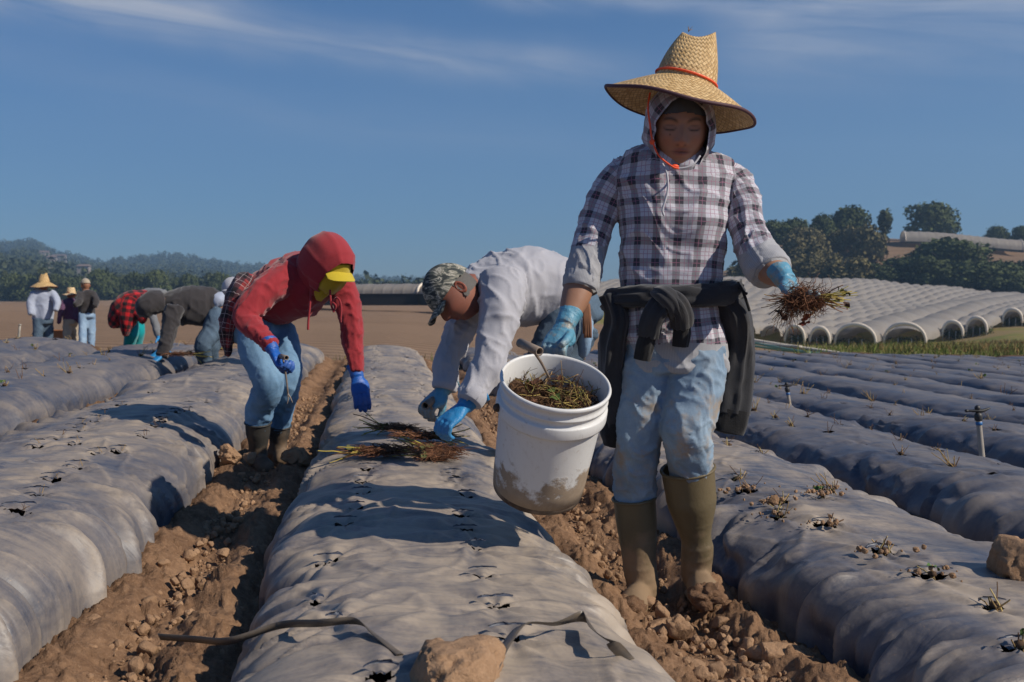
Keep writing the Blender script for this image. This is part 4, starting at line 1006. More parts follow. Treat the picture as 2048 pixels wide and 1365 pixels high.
MSTRAW = straw_mat('woven straw')
MMAR, _t, _b = new_mat('maroon binding'); _b.inputs['Base Color'].default_value = (.075, .030, .040, 1); _b.inputs['Roughness'].default_value = .7

def straw_hat(parent_fig, c, axis, fwd, rb=.237, rc=.098, drop=.085, ch=.165, mat=MSTRAW, band=MORG, edge=True, pinch=True, droopn=1.1):
    """c = centre of crown base"""
    z = nrm(axis); y = nrm(np.asarray(fwd)-np.dot(fwd, z)*z); x = np.cross(y, z); M3 = np.stack([x, y, z], 1)
    nu = 120; th = np.linspace(0, 2*np.pi, nu, endpoint=False)
    def surf(rr_, zz, und=0., wav=1.):
        V = np.zeros((len(rr_), nu, 3))
        for i, (r, h) in enumerate(zip(rr_, zz)):
            f = max(0, (r-rc)/(rb-rc)); w_ = wav*f*(.010*np.cos(2*th+.6)+.004*np.cos(5*th+1))
            V[i] = np.stack([r*np.cos(th)*1.0, r*np.sin(th), h+w_-und], -1)
        return V
    rr_ = np.linspace(rc, rb, 26); zz = -drop*((rr_-rc)/(rb-rc))**droopn
    mb = MB()
    for und in (0., .0035):
        V = surf(rr_, zz, und); A = np.stack([np.broadcast_to(th*.17, (26, nu)), np.broadcast_to(rr_[:, None], (26, nu)), np.zeros((26, nu))], -1)
        q = grid_quads(26, nu, True); mb.add(V.reshape(-1, 3)@M3.T+c, q if und else q[:, ::-1], uvw=A.reshape(-1, 3))
    o = parent_fig.part('straw_hat', mat, mb)
    # crown: tall, narrowing, pinched into a peak
    k = 34; hh = np.linspace(0, 1, k); cv = np.zeros((k, nu, 3)); 
    for i, h in enumerate(hh):
        r = rc*(1-.12*h-.36*h**2) if pinch else rc*(1-.25*h**1.5)
        cx, sy = np.cos(th), np.sin(th)
        ix = 1-.0*h; iy = 1-(.45*h**1.3 if pinch else 0)
        top = ch*h
        zz_ = np.full(nu, top)
        if pinch: zz_ = top+h**3*(.010*np.cos(2*th)+.013*np.cos(th+3.1))-h**2*.004
        cv[i] = np.stack([r*cx*ix, r*sy*iy, zz_], -1)
    cap_r = np.linspace(1, 0, 8)[1:]; last = cv[-1]; cen = last.mean(0)
    ex = []
    for s_ in cap_r: 
        q = last*s_+cen*(1-s_); q[:, 2] -= (.020 if pinch else -.004)*(1-s_)**.7*1; ex.append(q)
    cv = np.concatenate([cv, np.array(ex)]); kk = len(cv)
    ln = np.concatenate([[0], np.cumsum(np.linalg.norm(np.diff(cv[:, 0], axis=0), axis=1))])
    A = np.stack([np.broadcast_to(th*rc*.9, (kk, nu)), np.broadcast_to(ln[:, None], (kk, nu)), np.zeros((kk, nu))], -1)
    m2 = MB(); m2.add(cv.reshape(-1, 3)@M3.T+c, grid_quads(kk, nu, True)[:, ::-1], uvw=A.reshape(-1, 3)); parent_fig.part('crown', mat, m2, parent=o) if False else parent_fig.part('crown', mat, m2)
    if edge:
        V = surf([rb], [zz[-1]])[0]@M3.T+c; V = np.vstack([V, V[:1]]); m3 = MB(); loft(m3, V, [.0045, .0045], [.0055, .0055], ref=z, nu=8, nv=160, capA=False, capB=False); parent_fig.part('brim_binding', MMAR, m3)
    if band is not None:
        a = np.linspace(0, 2*np.pi, 61); V = np.stack([(rc+.001)*np.cos(a), (rc+.001)*np.sin(a)*(.985), .010+.004*np.sin(a+1)], -1)@M3.T+c
        m4 = MB(); loft(m4, V, [.0035, .0035], [.0035, .0035], ref=z, nu=8, nv=90, capA=False, capB=False); parent_fig.part('hat_cord', band, m4)
    return o

W = Fig(1330, 3.08, 'young woman walking in a wide straw hat and grey plaid hooded sweatshirt, bucket in one hand, roots in the other', name='person')
W.t['label'] = 'woman in wide straw hat and grey plaid hooded shirt walking with bucket and roots'
Z0 = 3.05
# torso + sleeves
tor = [(1351, 742, Z0), (1350, 700, Z0), (1344, 640, Z0), (1341, 590, Z0), (1342, 530, Z0), (1345, 460, Z0), (1347, 400, Z0), (1348, 350, Z0), (1348, 318, Z0+.01), (1350, 296, Z0+.01)]
slL = [(1270, 340, Z0+.01), (1234, 362, Z0+.02), (1207, 410, Z0+.02), (1186, 470, Z0+.01), (1172, 520, Z0-.02), (1161, 572, Z0-.05)]
slR = [(1428, 340, Z0+.01), (1461, 362, Z0+.01), (1484, 405, Z0-.02), (1495, 450, Z0-.06), (1513, 498, Z0-.12), (1540, 541, Z0-.19)]
def wfun(V, sc, id_):
    _, py, _z = proj(V); r = ((id_ == 0) & (py > 688)) | ((id_ == 1) & (py > 492)) 
    q = proj(V)[0]; r = r | ((id_ == 2) & (py+q*.55 > 1324))
    return r.astype(float)
def post(V, N, sc, an, id_):
    # kangaroo pocket edge, chest fullness
    for (cx, cy) in ((1298, 440), (1392, 436)):
        c = at(cx, cy, Z0-.11); d = np.linalg.norm((V-c)*[1, 1, 1.15], axis=1); V = V+TOC*(.020*np.exp(-(d/.062)**2))[:, None]
    px, py, _ = proj(V); fr = (N@TOC > .2) & (id_ == 0)
    yl = 540+(px-1345)*.03; V = V+TOC*(.0035*fr*sstep(-3, 3, py-yl)*(np.abs(px-1342) < 82)*(py < 680))[:, None]
    return V
W.garment('plaid_sweatshirt', MPLAID, [
    (tor, [100, 104, 99, 97, 101, 106, 113, 119, 104, 60], [.118, .124, .118, .112, .114, .122, .122, .108, .088, .062], TOC, .86),
    (slL, [30, 37, 37, 35, 34, 35], [.058, .060, .056, .053, .052, .052]),
    (slR, [30, 37, 36, 34, 36, 39], [.058, .060, .055, .052, .054, .056])], vox=.0048, wr=.0125, smooth=3, fs=11, seed=21, w=wfun, body=.78, post=post)
# rolled cuffs at the sleeve ends
for pts, r0 in ((slL, .0555), (slR, .062)):
    C = W.P(pts); d = nrm(C[-1]-C[-2]); mb = MB()
    loft(mb, [C[-1]-d*.045, C[-1]-d*.02, C[-1], C[-1]+d*.012, C[-1]+d*.004], [r0*.95, r0*1.02, r0*1.0, r0*.93, r0*.80], [r0*.95, r0*1.0, r0*.99, r0*.92, r0*.80], ref=TOC, nu=48, nv=24, capA=False, disp=lambda P, th, v, L: .0022*vn(np.cos(th)*3, np.sin(th)*3, v*70, 4), tagw=1.)
    W.part('sleeve_cuff', MPLAID, mb)
# bare forearms belong to the body
loft(W.body, [at(1166, 545, Z0-.03), at(1153, 590, Z0-.06), at(1138, 632, Z0-.09), at(1130, 652, Z0-.11)], [.045, .045, .032, .022], [.042, .040, .028, .018], TOC, 28, 20)
loft(W.body, [at(1520, 510, Z0-.13), at(1540, 538, Z0-.19), at(1562, 556, Z0-.25), at(1573, 564, Z0-.285)], [.045, .046, .031, .021], [.042, .042, .029, .018], TOC, 28, 20)
loft(W.body, [at(1350, 340, Z0), at(1353, 300, Z0-.02), at(1358, 270, Z0-.03)], [.062, .055, .055], [.058, .055, .055], TOC, 28, 12)
# head
HP = at(1360, 256, 2.98)
fy = nrm(TOC*1.0+np.array([-.10, 0, 0])+np.array([0, 0, -.20])); hx = nrm(np.cross(fy, (0.04, 0, 1))); hz_ = np.cross(hx, fy); HM = np.stack([hx, fy, hz_], 1)
hv, ht, hc = head_mesh(HM, HP, 6, (.38, .195, .120), 1.13, ears=False)
loc = (hv-HP)@HM/1.13
mole = np.exp(-(((loc[:, 0]*np.sign(hx@RGT)+.030)/.0016)**2+((loc[:, 2]+.016)/.0016)**2))*(loc[:, 1] > 0); hc = hc*(1-mole[:, None])+np.array([.03, .015, .01])*mole[:, None]
W.finish(.009, [(hv, ht, hc)])
def hloc(x, y, z): return HP+HM@np.array([x, y, z])
# grey jersey under-cap
D, T3 = ico(6); q = D*np.array([.0785, .098, .118])*1.10; m = q[:, 2] > -.01
thr = np.where(q[:, 1] > 0, .046-.17*np.abs(q[:, 0]), 0.)
keepf = (q[:, 2] > thr)[T3].all(1)
mb = MB(); mb.add((q@HM.T)+HP, None, T3[keepf], uvw=0); W.part('under_cap', MGREYB, mb)
# hood round the face
mb = MB(); up = HM[:, 2]; ys = [.072, .060, .042, .015, -.02, -.06, -.095, -.118, -.126]
cz = [-.028, -.025, -.020, -.012, -.006, -.004, -.006, -.012, -.014]
loft(mb, [hloc(.0, y, z) for y, z in zip(ys, cz)], [.078, .086, .096, .105, .110, .107, .090, .05, .01], [.118, .124, .131, .139, .141, .136, .112, .06, .012], ref=up, nu=84, nv=70, capA=False, disp=lambda P, th, v, L: .0055*((1-np.abs(vn(np.cos(th)*2.2, np.sin(th)*2.2, v*11, 31)))**2.5-.3)+.003*vn(np.cos(th)*5, np.sin(th)*5, v*30, 6))
W.part('hood', MPLAID, mb)
# cowl folds round the neck
mb = MB(); 
loft(mb, [at(1357, 314, Z0+.035), at(1355, 326, Z0+.01), at(1352, 340, Z0+.0), at(1350, 356, Z0)], [.085, .100, .112, .120], [.080, .104, .110, .104], ref=TOC, nu=80, nv=30, capA=False, capB=False, disp=lambda P, th, v, L: .007*((1-np.abs(vn(np.cos(th)*1.6, np.sin(th)*1.6, v*34, 41)))**2-.3)-.012*np.exp(-((v-0)/.02)**2))
W.part('hood_collar', MPLAID, mb)
# drawcord
mb = MB(); tubes(mb, [cr([at(1325, 328, 2.90), at(1333, 345, 2.885), at(1336, 375, 2.875), at(1331, 400, 2.87), at(1325, 420, 2.868), at(1328, 432, 2.868)], 30)], .0034, 6, taper=1.); tubes(mb, [cr([at(1345, 338, 2.885), at(1370, 336, 2.885), at(1388, 328, 2.89), at(1400, 312, 2.90)], 16)], .003, 6, taper=1.); W.part('drawcord', MLACE, mb)
mb = MB(); tubes(mb, [cr([at(1300, 186, 2.93), at(1296, 215, 2.915), at(1300, 250, 2.91), at(1305, 282, 2.905), at(1318, 312, 2.895), at(1345, 334, 2.88), at(1358, 338, 2.88)], 30)], .0028, 6, taper=1.); ell(mb, at(1304, 284, 2.90), (.008, .006, .009), 2); ell(mb, at(1350, 333, 2.885), (.012, .006, .006), 2); W.part('chin_cord', MORG, mb)
# hat
hax = nrm(np.array([0, 0, 1.])*math.cos(R(14.5))+RGT*math.sin(R(14.5))+TOC*.02)
straw_hat(W, at(1371, 166, 3.02), hax, TOC, rb=.232, rc=.094, drop=.080, ch=.150)
mb = MB(); 
for i in range(5): tubes(mb, [wiggle(at(1377, 64, 3.02), (random.uniform(-.5, .5), 0, 1), .02, 4, .3)], .0012, 4)
W.part('straw_tuft', MSTRAW, mb)
# jeans
jl = [(1312, 690, Z0+.01), (1297, 745, Z0), (1288, 800, Z0-.01), (1279, 860, Z0-.02), (1272, 920, Z0+.0), (1270, 975, Z0+.03), (1270, 1010, Z0+.04)]
jr = [(1385, 690, Z0), (1392, 740, Z0-.03), (1386, 800, Z0-.06), (1374, 860, Z0-.09), (1378, 905, Z0-.07), (1381, 945, Z0-.03), (1382, 975, Z0-.01)]
def jw(V, sc, id_):
    px, py, _ = proj(V); return np.clip(.12+np.exp(-((py-865)/80)**2)*1.5, 0, 1)
W.garment('jeans', MJ1, [([(1350, 742, Z0), (1350, 700, Z0), (1350, 650, Z0)], [92, 98, 92], [.115, .118, .11], TOC, .85),
    (jl, [60, 58, 54, 48, 44, 42, 38], [.098, .094, .086, .076, .068, .064, .06]), (jr, [62, 62, 57, 51, 46, 44, 40], [.100, .098, .090, .082, .072, .066, .062])],
    vox=.0055, wr=.0115, fs=16, seed=5, w=jw, body=0)
# boots
MSOILW = soil_mat('wet mud', (.20, .115, .068), (.09, .05, .03), .012, 1.2)
boot(W, 'boot', MBOOT, (1268, 990, Z0+.03), (1281, 1140, Z0+.06), (1288, 1192, Z0+.07), (1262, 1212, Z0-.05), .066, .050)
boot(W, 'boot', MBOOT, (1375, 932, Z0-.03), (1394, 1100, Z0+.03), (1392, 1165, Z0+.07), (1414, 1188, Z0-.06), .080, .047)
for (a, b, c, r) in ((1262, 1218, Z0-.09, .047), (1414, 1192, Z0-.105, .053)):
    mb = MB(); V, T = ico(4); V = V*np.array([r*.93, r*.8, r*.68]); V = V*(1+.30*fbm(V[:, 0]*40, V[:, 1]*40, V[:, 2]*40, int(a), 4, .6))[:, None]; mb.add(V+at(a, b, c), None, T); W.part('mud_cake', MSOILW, mb)
# jacket tied round the waist
def loopband(cx, cy, Zc, rx, ry, tilt, zw, dep, nm, mat, seed, h0=0):
    C0 = at(cx, cy, Zc); a = np.linspace(0, 2*np.pi, 49)
    ring = np.array([C0+RGT*math.cos(t_)*rx+TOC*math.sin(t_)*ry+np.array([0, 0, 1])*(math.cos(t_)*tilt+.008*math.sin(t_*2+seed)) for t_ in a])
    mb = MB(); loft(mb, ring, [dep]*2, [zw]*2, ref=(0, 0, 1), nu=36, nv=200, capA=False, capB=False, disp=lambda P, th, v, L: .011*((1-np.abs(vn(np.cos(th)*1.8+seed, np.sin(th)*1.8, v*7, seed)))**3-.3)+.003*vn(np.cos(th)*4, np.sin(th)*4, v*25, seed+1)); return W.part(nm, mat, mb)
band = loopband(1345, 592, Z0, .196, .130, .020, .029, .022, 'tied_jacket', MBLK, 3)
MJ = W.t
def jpart(nm, mat, pts, rx, ry, seed, ref=TOC, e=1., amp=.014, grow=0):
    mb = MB(); C = W.P(pts); loft(mb, C, W.R(pts, rx), ry, ref=ref, nu=48, nv=64, e=e, disp=lambda P, th, v, L: amp*((1-np.abs(vn(np.cos(th)*2.4+seed, np.sin(th)*1.6, v*3.2, seed)))**2.2-.3)+.0025*vn(np.cos(th)*3, np.sin(th)*3, v*26, seed+2))
    return W.part(nm, mat, mb)
jpart('jacket_side', MBLK, [(1222, 588, Z0-.04), (1236, 640, Z0-.04), (1226, 700, Z0-.02), (1222, 760, Z0), (1228, 815, Z0), (1232, 858, Z0)], [22, 24, 25, 23, 26, 27], [.030, .045, .05, .045, .04, .036], 11)
jpart('jacket_cuff', MBLKC, [(1231, 848, Z0), (1230, 870, Z0), (1226, 892, Z0+.005)], [29, 30, 20], [.038, .038, .026], 12, amp=.003)
jpart('jacket_side', MBLK, [(1440, 588, Z0-.03), (1464, 625, Z0-.01), (1474, 680, Z0+.02), (1468, 740, Z0+.03), (1462, 790, Z0+.03), (1458, 826, Z0+.03)], [26, 32, 28, 34, 38, 37], [.055, .075, .06, .05, .045, .04], 14)
jpart('jacket_hem', MBLKC, [(1460, 818, Z0+.03), (1456, 845, Z0+.03), (1452, 864, Z0+.03)], [38, 37, 34], [.040, .036, .030], 15, e=.7, amp=.004)
jpart('jacket_back', MBLK, [(1345, 610, Z0+.13), (1345, 700, Z0+.15), (1345, 790, Z0+.15)], [95, 100, 92], [.03, .035, .03], 18)
jpart('jacket_sleeve', MBLK, [(1335, 596, 2.885), (1318, 618, 2.86), (1303, 645, 2.865), (1297, 672, 2.88)], [17, 22, 21, 18], [.024, .03, .028, .022], 16)
jpart('jacket_cuff', MBLKC, [(1297, 664, 2.88), (1290, 692, 2.885), (1284, 720, 2.895)], [16, 18, 17], [.022, .018, .012], 17, amp=.003)
jpart('jacket_sleeve', MBLK, [(1318, 600, 2.885), (1345, 606, 2.85), (1360, 628, 2.86), (1364, 652, 2.88)], [13, 20, 19, 17], [.022, .03, .026, .022], 19)
jpart('jacket_cuff', MBLKC, [(1364, 645, 2.88), (1363, 668, 2.885), (1360, 693, 2.895)], [15, 17, 15], [.020, .017, .012], 20, amp=.003)
jpart('jacket_knot', MBLK, [(1315, 588, 2.88), (1330, 596, 2.845), (1342, 610, 2.845), (1345, 628, 2.87)], [14, 20, 20, 12], [.022, .03, .03, .02], 22, amp=.006)
mb = MB(); tubes(mb, [cr([at(1476, 566, 2.98), at(1488, 585, 2.95), at(1494, 588, 2.95)], 8), cr([at(1486, 584, 2.95), at(1492, 600, 2.95), at(1499, 622, 2.96)], 8), cr([at(1470, 570, 2.98), at(1488, 584, 2.95)], 6)], .0045, 6, taper=1.); W.part('drawstring', MBLKC, mb)
# gloves
wl = at(1131, 648, Z0-.11)
hand(W, 'glove', MGL, wl, at(1106, 700, Z0-.16)-wl, nrm(RGT*.35-TOC*.8), side=-1, curl=(62, 55, 35), thumb=(.30, .80, .62), thumb_curl=12, cuff=.05, sc=.98, cuffr=.036)
wr_ = at(1572, 563, Z0-.285)
hand(W, 'glove', MGL, wr_, at(1612, 620, Z0-.385)-wr_, np.array([.0, 0, 1.])+TOC*.05+RGT*.45, side=-1, curl=(30, 38, 30), thumb=(.55, .72, .05), thumb_curl=14, cuff=.05, sc=1.0, cuffr=.037)
# ================================================================ other workers
MRED = cloth_mat('red fleece', (.30, .028, .036), .22)
MJ2 = denim_mat('blue denim', (.07, .18, .33), (.18, .34, .52), .25)
MJ3 = denim_mat('dark denim', (.022, .052, .09), (.055, .105, .165), .3)
MJ4 = denim_mat('light denim', (.16, .27, .42), (.30, .42, .55), .2)
MWHT = cloth_mat('pale grey jersey', (.40, .40, .44), .10)
MYEL = cloth_mat('yellow cloth', (.50, .38, .025), .12)
MRPL = plaid_mat('red check flannel', (.28, .045, .05), (.045, .03, .04), (.02, .015, .02), (.45, .36, .36), per=.085, wid=.2, tw=.012)
MRBK = plaid_mat('red and black buffalo flannel', (.50, .015, .02), (.10, .012, .016), (.015, .012, .014), (.20, .012, .02), per=.085, wid=.25, tw=.001)
MBT2 = rubber_mat('black rubber', (.045, .042, .038), .55)
MGB = glove_mat('royal blue latex', (.008, .085, .36), .12); MGB2 = glove_mat('bright blue latex', (.02, .19, .42), .1)
MDK = cloth_mat('dark grey brown sweatshirt', (.040, .036, .038), .2)
MTEAL = cloth_mat('teal stretch cloth', (.0, .26, .29), .15)
MPUR = cloth_mat('purple fleece', (.11, .055, .11), .15); MBEI = cloth_mat('beige twill', (.40, .34, .26), .15)
MGRY = cloth_mat('mid grey jersey', (.16, .165, .175), .15)
MLBL = cloth_mat('pale blue shirt', (.36, .40, .50), .12)
MSTRAW2 = straw_mat('pale straw', (1.25, 1.35, 1.7))
def camo_mat():
    m, t, b = new_mat('camouflage cloth'); p = t.objc(); q = t.mapping(p, (9, 9, 22), rot=(.4, .3, .2))
    n = t.noise(q, 1.6, 5, .6, 1.8); c = t.ramp(n, [(.0, (.035, .04, .04)), (.44, (.075, .085, .075)), (.50, (.22, .21, .17)), (.56, (.46, .43, .36)), (.62, (.06, .07, .065)), (.70, (.30, .29, .24))], 'CONSTANT')
    t.put(b, 'Base Color', c); b.inputs['Roughness'].default_value = .9; return m
MCAMO = camo_mat()
MTUBE, _t, _b = new_mat('worn steel tube'); _t.put(_b, 'Base Color', _t.mix(_t.noise(_t.objc(), 40, 5), (.13, .09, .065), (.34, .28, .23))); _b.inputs['Roughness'].default_value = .6; _b.inputs['Metallic'].default_value = .25

def sole_ok(px, Z): return gz(px, Z)[2]
# ---- woman in the red hooded top
A = Fig(530, 5.0, 'woman in red hooded top and blue jeans stooping over the middle bed, yellow cap visor, weeding fork in hand', skin=(.22, .11, .07))
A.t['label'] = 'stooping woman in red hooded top and blue jeans with yellow visor and weeding fork'
A.garment('red_hooded_top', MRED, [
    ([(498, 648, 5.1), (520, 612, 5.08), (560, 588, 5.06), (602, 566, 5.02), (628, 545, 4.98), (645, 530, 4.95)], [34, 52, 62, 62, 50, 30], [.15, .165, .175, .18, .16, .09], TOC, .9),
    ([(585, 550, 4.90), (548, 570, 4.83), (510, 604, 4.76), (492, 636, 4.72), (516, 668, 4.66), (543, 694, 4.62)], [30, 31, 29, 25, 19, 16], [.07, .075, .07, .062, .05, .042]),
    ([(668, 555, 5.0), (690, 590, 5.0), (701, 640, 4.98), (708, 700, 4.95), (713, 745, 4.93)], [28, 27, 23, 18, 15], [.07, .068, .058, .048, .040])],
    vox=.0085, wr=.017, fs=9, seed=61, smooth=3)
fz = nrm(RGT*.62+TOC*.55+np.array([0, 0, -.75])); hx = nrm(np.cross(fz, (0, 0, 1))); HM2 = np.stack([hx, fz, np.cross(hx, fz)], 1); HP2 = at(657, 532, 4.86)
h2 = lambda x, y, z: HP2+HM2@np.array([x, y, z])
mb = MB(); loft(mb, [h2(0, y, z) for y, z in zip([.085, .07, .045, .01, -.03, -.075, -.115, -.14, -.15], [-.01, -.008, -.005, 0, 0, -.002, -.006, -.01, -.012])],
    [.080, .092, .104, .116, .122, .118, .095, .05, .01], [.115, .128, .140, .150, .153, .142, .112, .06, .012], ref=HM2[:, 2], nu=64, nv=50, capA=False, disp=lambda P, th, v, L: .010*((1-np.abs(vn(np.cos(th)*1.8, np.sin(th)*1.8, v*8, 71)))**2.5-.3)); A.part('hood', MRED, mb)
mb = MB(); loft(mb, [at(636, 556, 4.97), at(640, 540, 4.93), at(650, 525, 4.88)], [.12, .125, .115], [.13, .13, .12], ref=TOC, nu=40, nv=20); A.part('hood_neck', MRED, mb)
# visor
mb = MB(); n1, n2 = 24, 12; a = np.linspace(-1.25, 1.25, n1); r_ = np.linspace(0, 1, n2); V = np.zeros((n2, n1, 3))
for i, rr_ in enumerate(r_):
    V[i] = [h2(math.sin(t_)*.085, .062+rr_*(.085*math.cos(t_)**.6+.012), .052-.012*(math.sin(t_)**2)*2-rr_*.012) for t_ in a]
for off in (0, .005): mb.add((V-HM2[:, 2]*off).reshape(-1, 3), grid_quads(n2, n1) if off else grid_quads(n2, n1)[:, ::-1])
mb.add(np.vstack([V[-1], V[-1]-HM2[:, 2]*.005]), grid_quads(2, n1)); A.part('cap_visor', MYEL, mb)
mb = MB(); loft(mb, [h2(0, .03, .055), h2(0, .05, .01), h2(0, .055, -.04), h2(0, .04, -.09), h2(.012, .06, -.135), h2(.016, .07, -.165)], [.078, .080, .075, .058, .034, .010], [.07, .062, .062, .058, .03, .010], ref=fz, nu=40, nv=40, disp=lambda P, th, v, L: .006*vn(np.cos(th)*3, np.sin(th)*3, v*30, 5)); A.part('neck_scarf', MYEL, mb)
mb = MB(); tubes(mb, [cr([at(622, 578, 4.80), at(620, 610, 4.79), at(617, 640, 4.79), at(616, 660, 4.79)], 14), cr([at(660, 580, 4.80), at(662, 608, 4.80), at(668, 625, 4.80)], 10), cr([at(664, 604, 4.80), at(675, 596, 4.79), at(682, 612, 4.79), at(681, 645, 4.80)], 14), cr([at(664, 604, 4.80), at(672, 612, 4.79), at(668, 622, 4.8)], 8)], .0052, 6, taper=1.1); A.part('drawcord', MRED, mb)
A.garment('jeans', MJ2, [
    ([(505, 690, 5.08), (510, 655, 5.08), (540, 632, 5.06)], [36, 40, 40], [.14, .15, .14], TOC, .9),
    ([(507, 660, 4.98), (514, 700, 4.93), (532, 745, 4.88), (536, 775, 4.90), (523, 810, 4.98), (517, 845, 5.02), (515, 862, 5.02)], [32, 35, 32, 30, 27, 23, 20], [.088, .092, .086, .080, .068, .06, .054]),
    ([(560, 660, 5.14), (572, 700, 5.10), (577, 742, 5.05), (574, 775, 5.08), (566, 810, 5.16), (560, 850, 5.22), (558, 868, 5.22)], [30, 29, 26, 25, 23, 20, 18], [.085, .085, .08, .075, .065, .058, .052])],
    vox=.0085, wr=.010, fs=12, seed=66, w=.15)
boot(A, 'boot', MBT2, (516, 842, 5.02), (516, 898, 5.06), (514, 926, 5.08), (534, 938, 4.98), .064, .046)
boot(A, 'boot', MBT2, (559, 848, 5.22), (556, 892, 5.25), (552, 912, 5.27), (570, 918, 5.20), .060, .044)
A.garment('tied_flannel_shirt', MRPL, [([(500, 570, 5.06), (480, 598, 5.02), (466, 634, 5.0), (458, 674, 5.0), (454, 712, 5.0)], [16, 24, 20, 13, 5], [.14, .13, .10, .06, .02], TOC)], vox=.0085, wr=.02, fs=8, seed=67, body=0)
def neckhead(fig, HP_, M_, base, sc=1., skin=None, sub=4, ears=True):
    loft(fig.body, [base, HP_-M_[:, 2]*.03], [.055, .05], [.055, .05], ref=M_[:, 1], nu=20, nv=8)
    return head_mesh(M_, HP_, sub, skin or fig.skin, sc, ears=ears)
A.finish(.013, [neckhead(A, HP2, HM2, at(636, 552, 4.97), ears=False)])
w1 = at(545, 700, 4.61); hand(A, 'glove', MGB, w1, at(556, 726, 4.58)-w1, nrm(RGT*.8+TOC*.1), side=1, curl=(55, 60, 40), sc=1.08, vox=.0045, cuff=.05, thumb=(.45, .8, -.35), cuffr=.04)
w2 = at(714, 752, 4.93); hand(A, 'glove', MGB, w2, at(722, 792, 4.90)-w2, nrm(-RGT*.3-TOC*.9), side=-1, curl=(18, 18, 12), sc=1.08, vox=.0045, cuff=.05, thumb=(.35, .9, -.25), spread=.03, cuffr=.04)

MHAIR, _t, _b = new_mat('greying hair'); _t.put(_b, 'Base Color', _t.mix(_t.noise(_t.objc(), 300, 3), (.03, .027, .025), (.16, .15, .14))); _b.inputs['Roughness'].default_value = .8
# ---- man in pale grey sweatshirt
B = Fig(1110, 4.45, 'man bending in pale grey sweatshirt and camouflage cap', skin=(.25, .10, .068))
B.t['label'] = 'man in pale grey sweatshirt and camouflage cap bending down to the middle bed'
B.garment('sweatshirt', MWHT, [
    ([(1150, 590, 4.50), (1112, 578, 4.48), (1060, 574, 4.45), (1010, 578, 4.40), (968, 578, 4.32), (935, 572, 4.26)], [50, 66, 78, 76, 56, 26], [.17, .185, .195, .20, .18, .08], TOC, .9),
    ([(962, 590, 4.36), (930, 640, 4.34), (908, 690, 4.30), (893, 735, 4.24), (889, 776, 4.20)], [38, 33, 28, 26, 24], [.082, .075, .066, .058, .054]),
    ([(1008, 560, 4.18), (1006, 610, 4.10), (992, 670, 4.04), (978, 730, 3.98), (958, 768, 3.94), (940, 800, 3.90)], [50, 44, 36, 31, 27, 24], [.095, .09, .075, .066, .06, .055])],
    vox=.0085, wr=.018, fs=8, seed=81)
for pts, r0, rr_ in (([(893, 760, 4.21), (888, 780, 4.20)], .057, .052), ([(952, 780, 3.92), (938, 804, 3.895)], .058, .053)):
    C = B.P(pts); d = nrm(C[1]-C[0]); mb = MB(); loft(mb, [C[0], C[0]*.5+C[1]*.5, C[1], C[1]-d*.01], [rr_, r0, rr_*.97, rr_*.8], [rr_, r0, rr_*.97, rr_*.8], ref=TOC, nu=32, nv=14, capA=False, capB=False); B.part('sleeve_cuff', MWHT, mb)
fz = nrm(-RGT*.52+TOC*.42+np.array([0, 0, -.78])); upv = nrm(-RGT*.62+np.array([0, 0, -.05])-TOC*-.2); hx = nrm(np.cross(fz, upv)); HM3 = np.stack([hx, fz, np.cross(hx, fz)], 1)
HP3 = at(908, 588, 4.12)
h3 = lambda x, y, z: HP3+HM3@np.array([x, y, z])
B.finish(.012, [neckhead(B, HP3, HM3, at(945, 570, 4.27), 1.12, sub=5)])
D, T3 = ico(5); q = D*np.array([.092, .118, .135]); q[:, 2] += .006; q[:, 1] -= .004; mb = MB(); mb.add(q@HM3.T+HP3, None, T3[(q[:, 2] > .018+.22*np.clip(-q[:, 1], 0, 1)*-.3)[T3].all(1)]); B.part('camouflage_cap', MCAMO, mb)
q2 = D*np.array([.0795, .100, .122])*1.06; kh = (q2[:, 1] < .012) & (q2[:, 2] > -.055); mb = MB(); mb.add(q2@HM3.T+HP3, None, T3[kh[T3].all(1)]); B.part('hair', MHAIR, mb)
mb = MB(); n1, n2 = 24, 12; a = np.linspace(-1.3, 1.3, n1); V = np.zeros((n2, n1, 3))
for i, rr_ in enumerate(np.linspace(0, 1, n2)): V[i] = [h3(math.sin(t_)*.086, .078+rr_*(.085*math.cos(t_)**.6+.006), .034-.022*(math.sin(t_)**2)-rr_*.015) for t_ in a]
for off in (0, .004): mb.add((V-HM3[:, 2]*off).reshape(-1, 3), grid_quads(n2, n1) if off else grid_quads(n2, n1)[:, ::-1])
mb.add(np.vstack([V[-1], V[-1]-HM3[:, 2]*.004]), grid_quads(2, n1)); B.part('cap_brim', MCAMO, mb)
B.garment('jeans', MJ3, [
    ([(1170, 650, 4.52), (1150, 615, 4.52), (1120, 590, 4.50)], [40, 52, 50], [.16, .17, .16], TOC, .9),
    ([(1130, 640, 4.40), (1105, 690, 4.34), (1085, 745, 4.30), (1092, 800, 4.40), (1102, 860, 4.46)], [44, 40, 36, 30, 26], [.10, .095, .085, .07, .062]),
    ([(1160, 650, 4.64), (1135, 700, 4.62), (1118, 750, 4.60), (1125, 810, 4.70), (1136, 860, 4.76)], [42, 38, 34, 28, 24], [.10, .095, .085, .07, .062])], vox=.01, wr=.012, fs=10, seed=84, w=.1)
B.garment('sunlit_seat', MJ4, [([(1163, 610, 4.44), (1166, 650, 4.42), (1168, 690, 4.42), (1164, 712, 4.44)], [16, 20, 15, 8], [.10, .10, .07, .04])], vox=.01, wr=.006, body=0, seed=85)  # sunlit seat of the same jeans, its light put in as paler denim
boot(B, 'boot', MBT2, (1102, 850, 4.46), (1106, 905, 4.50), (1108, 938, 4.52), (1090, 950, 4.42), .064, .046)
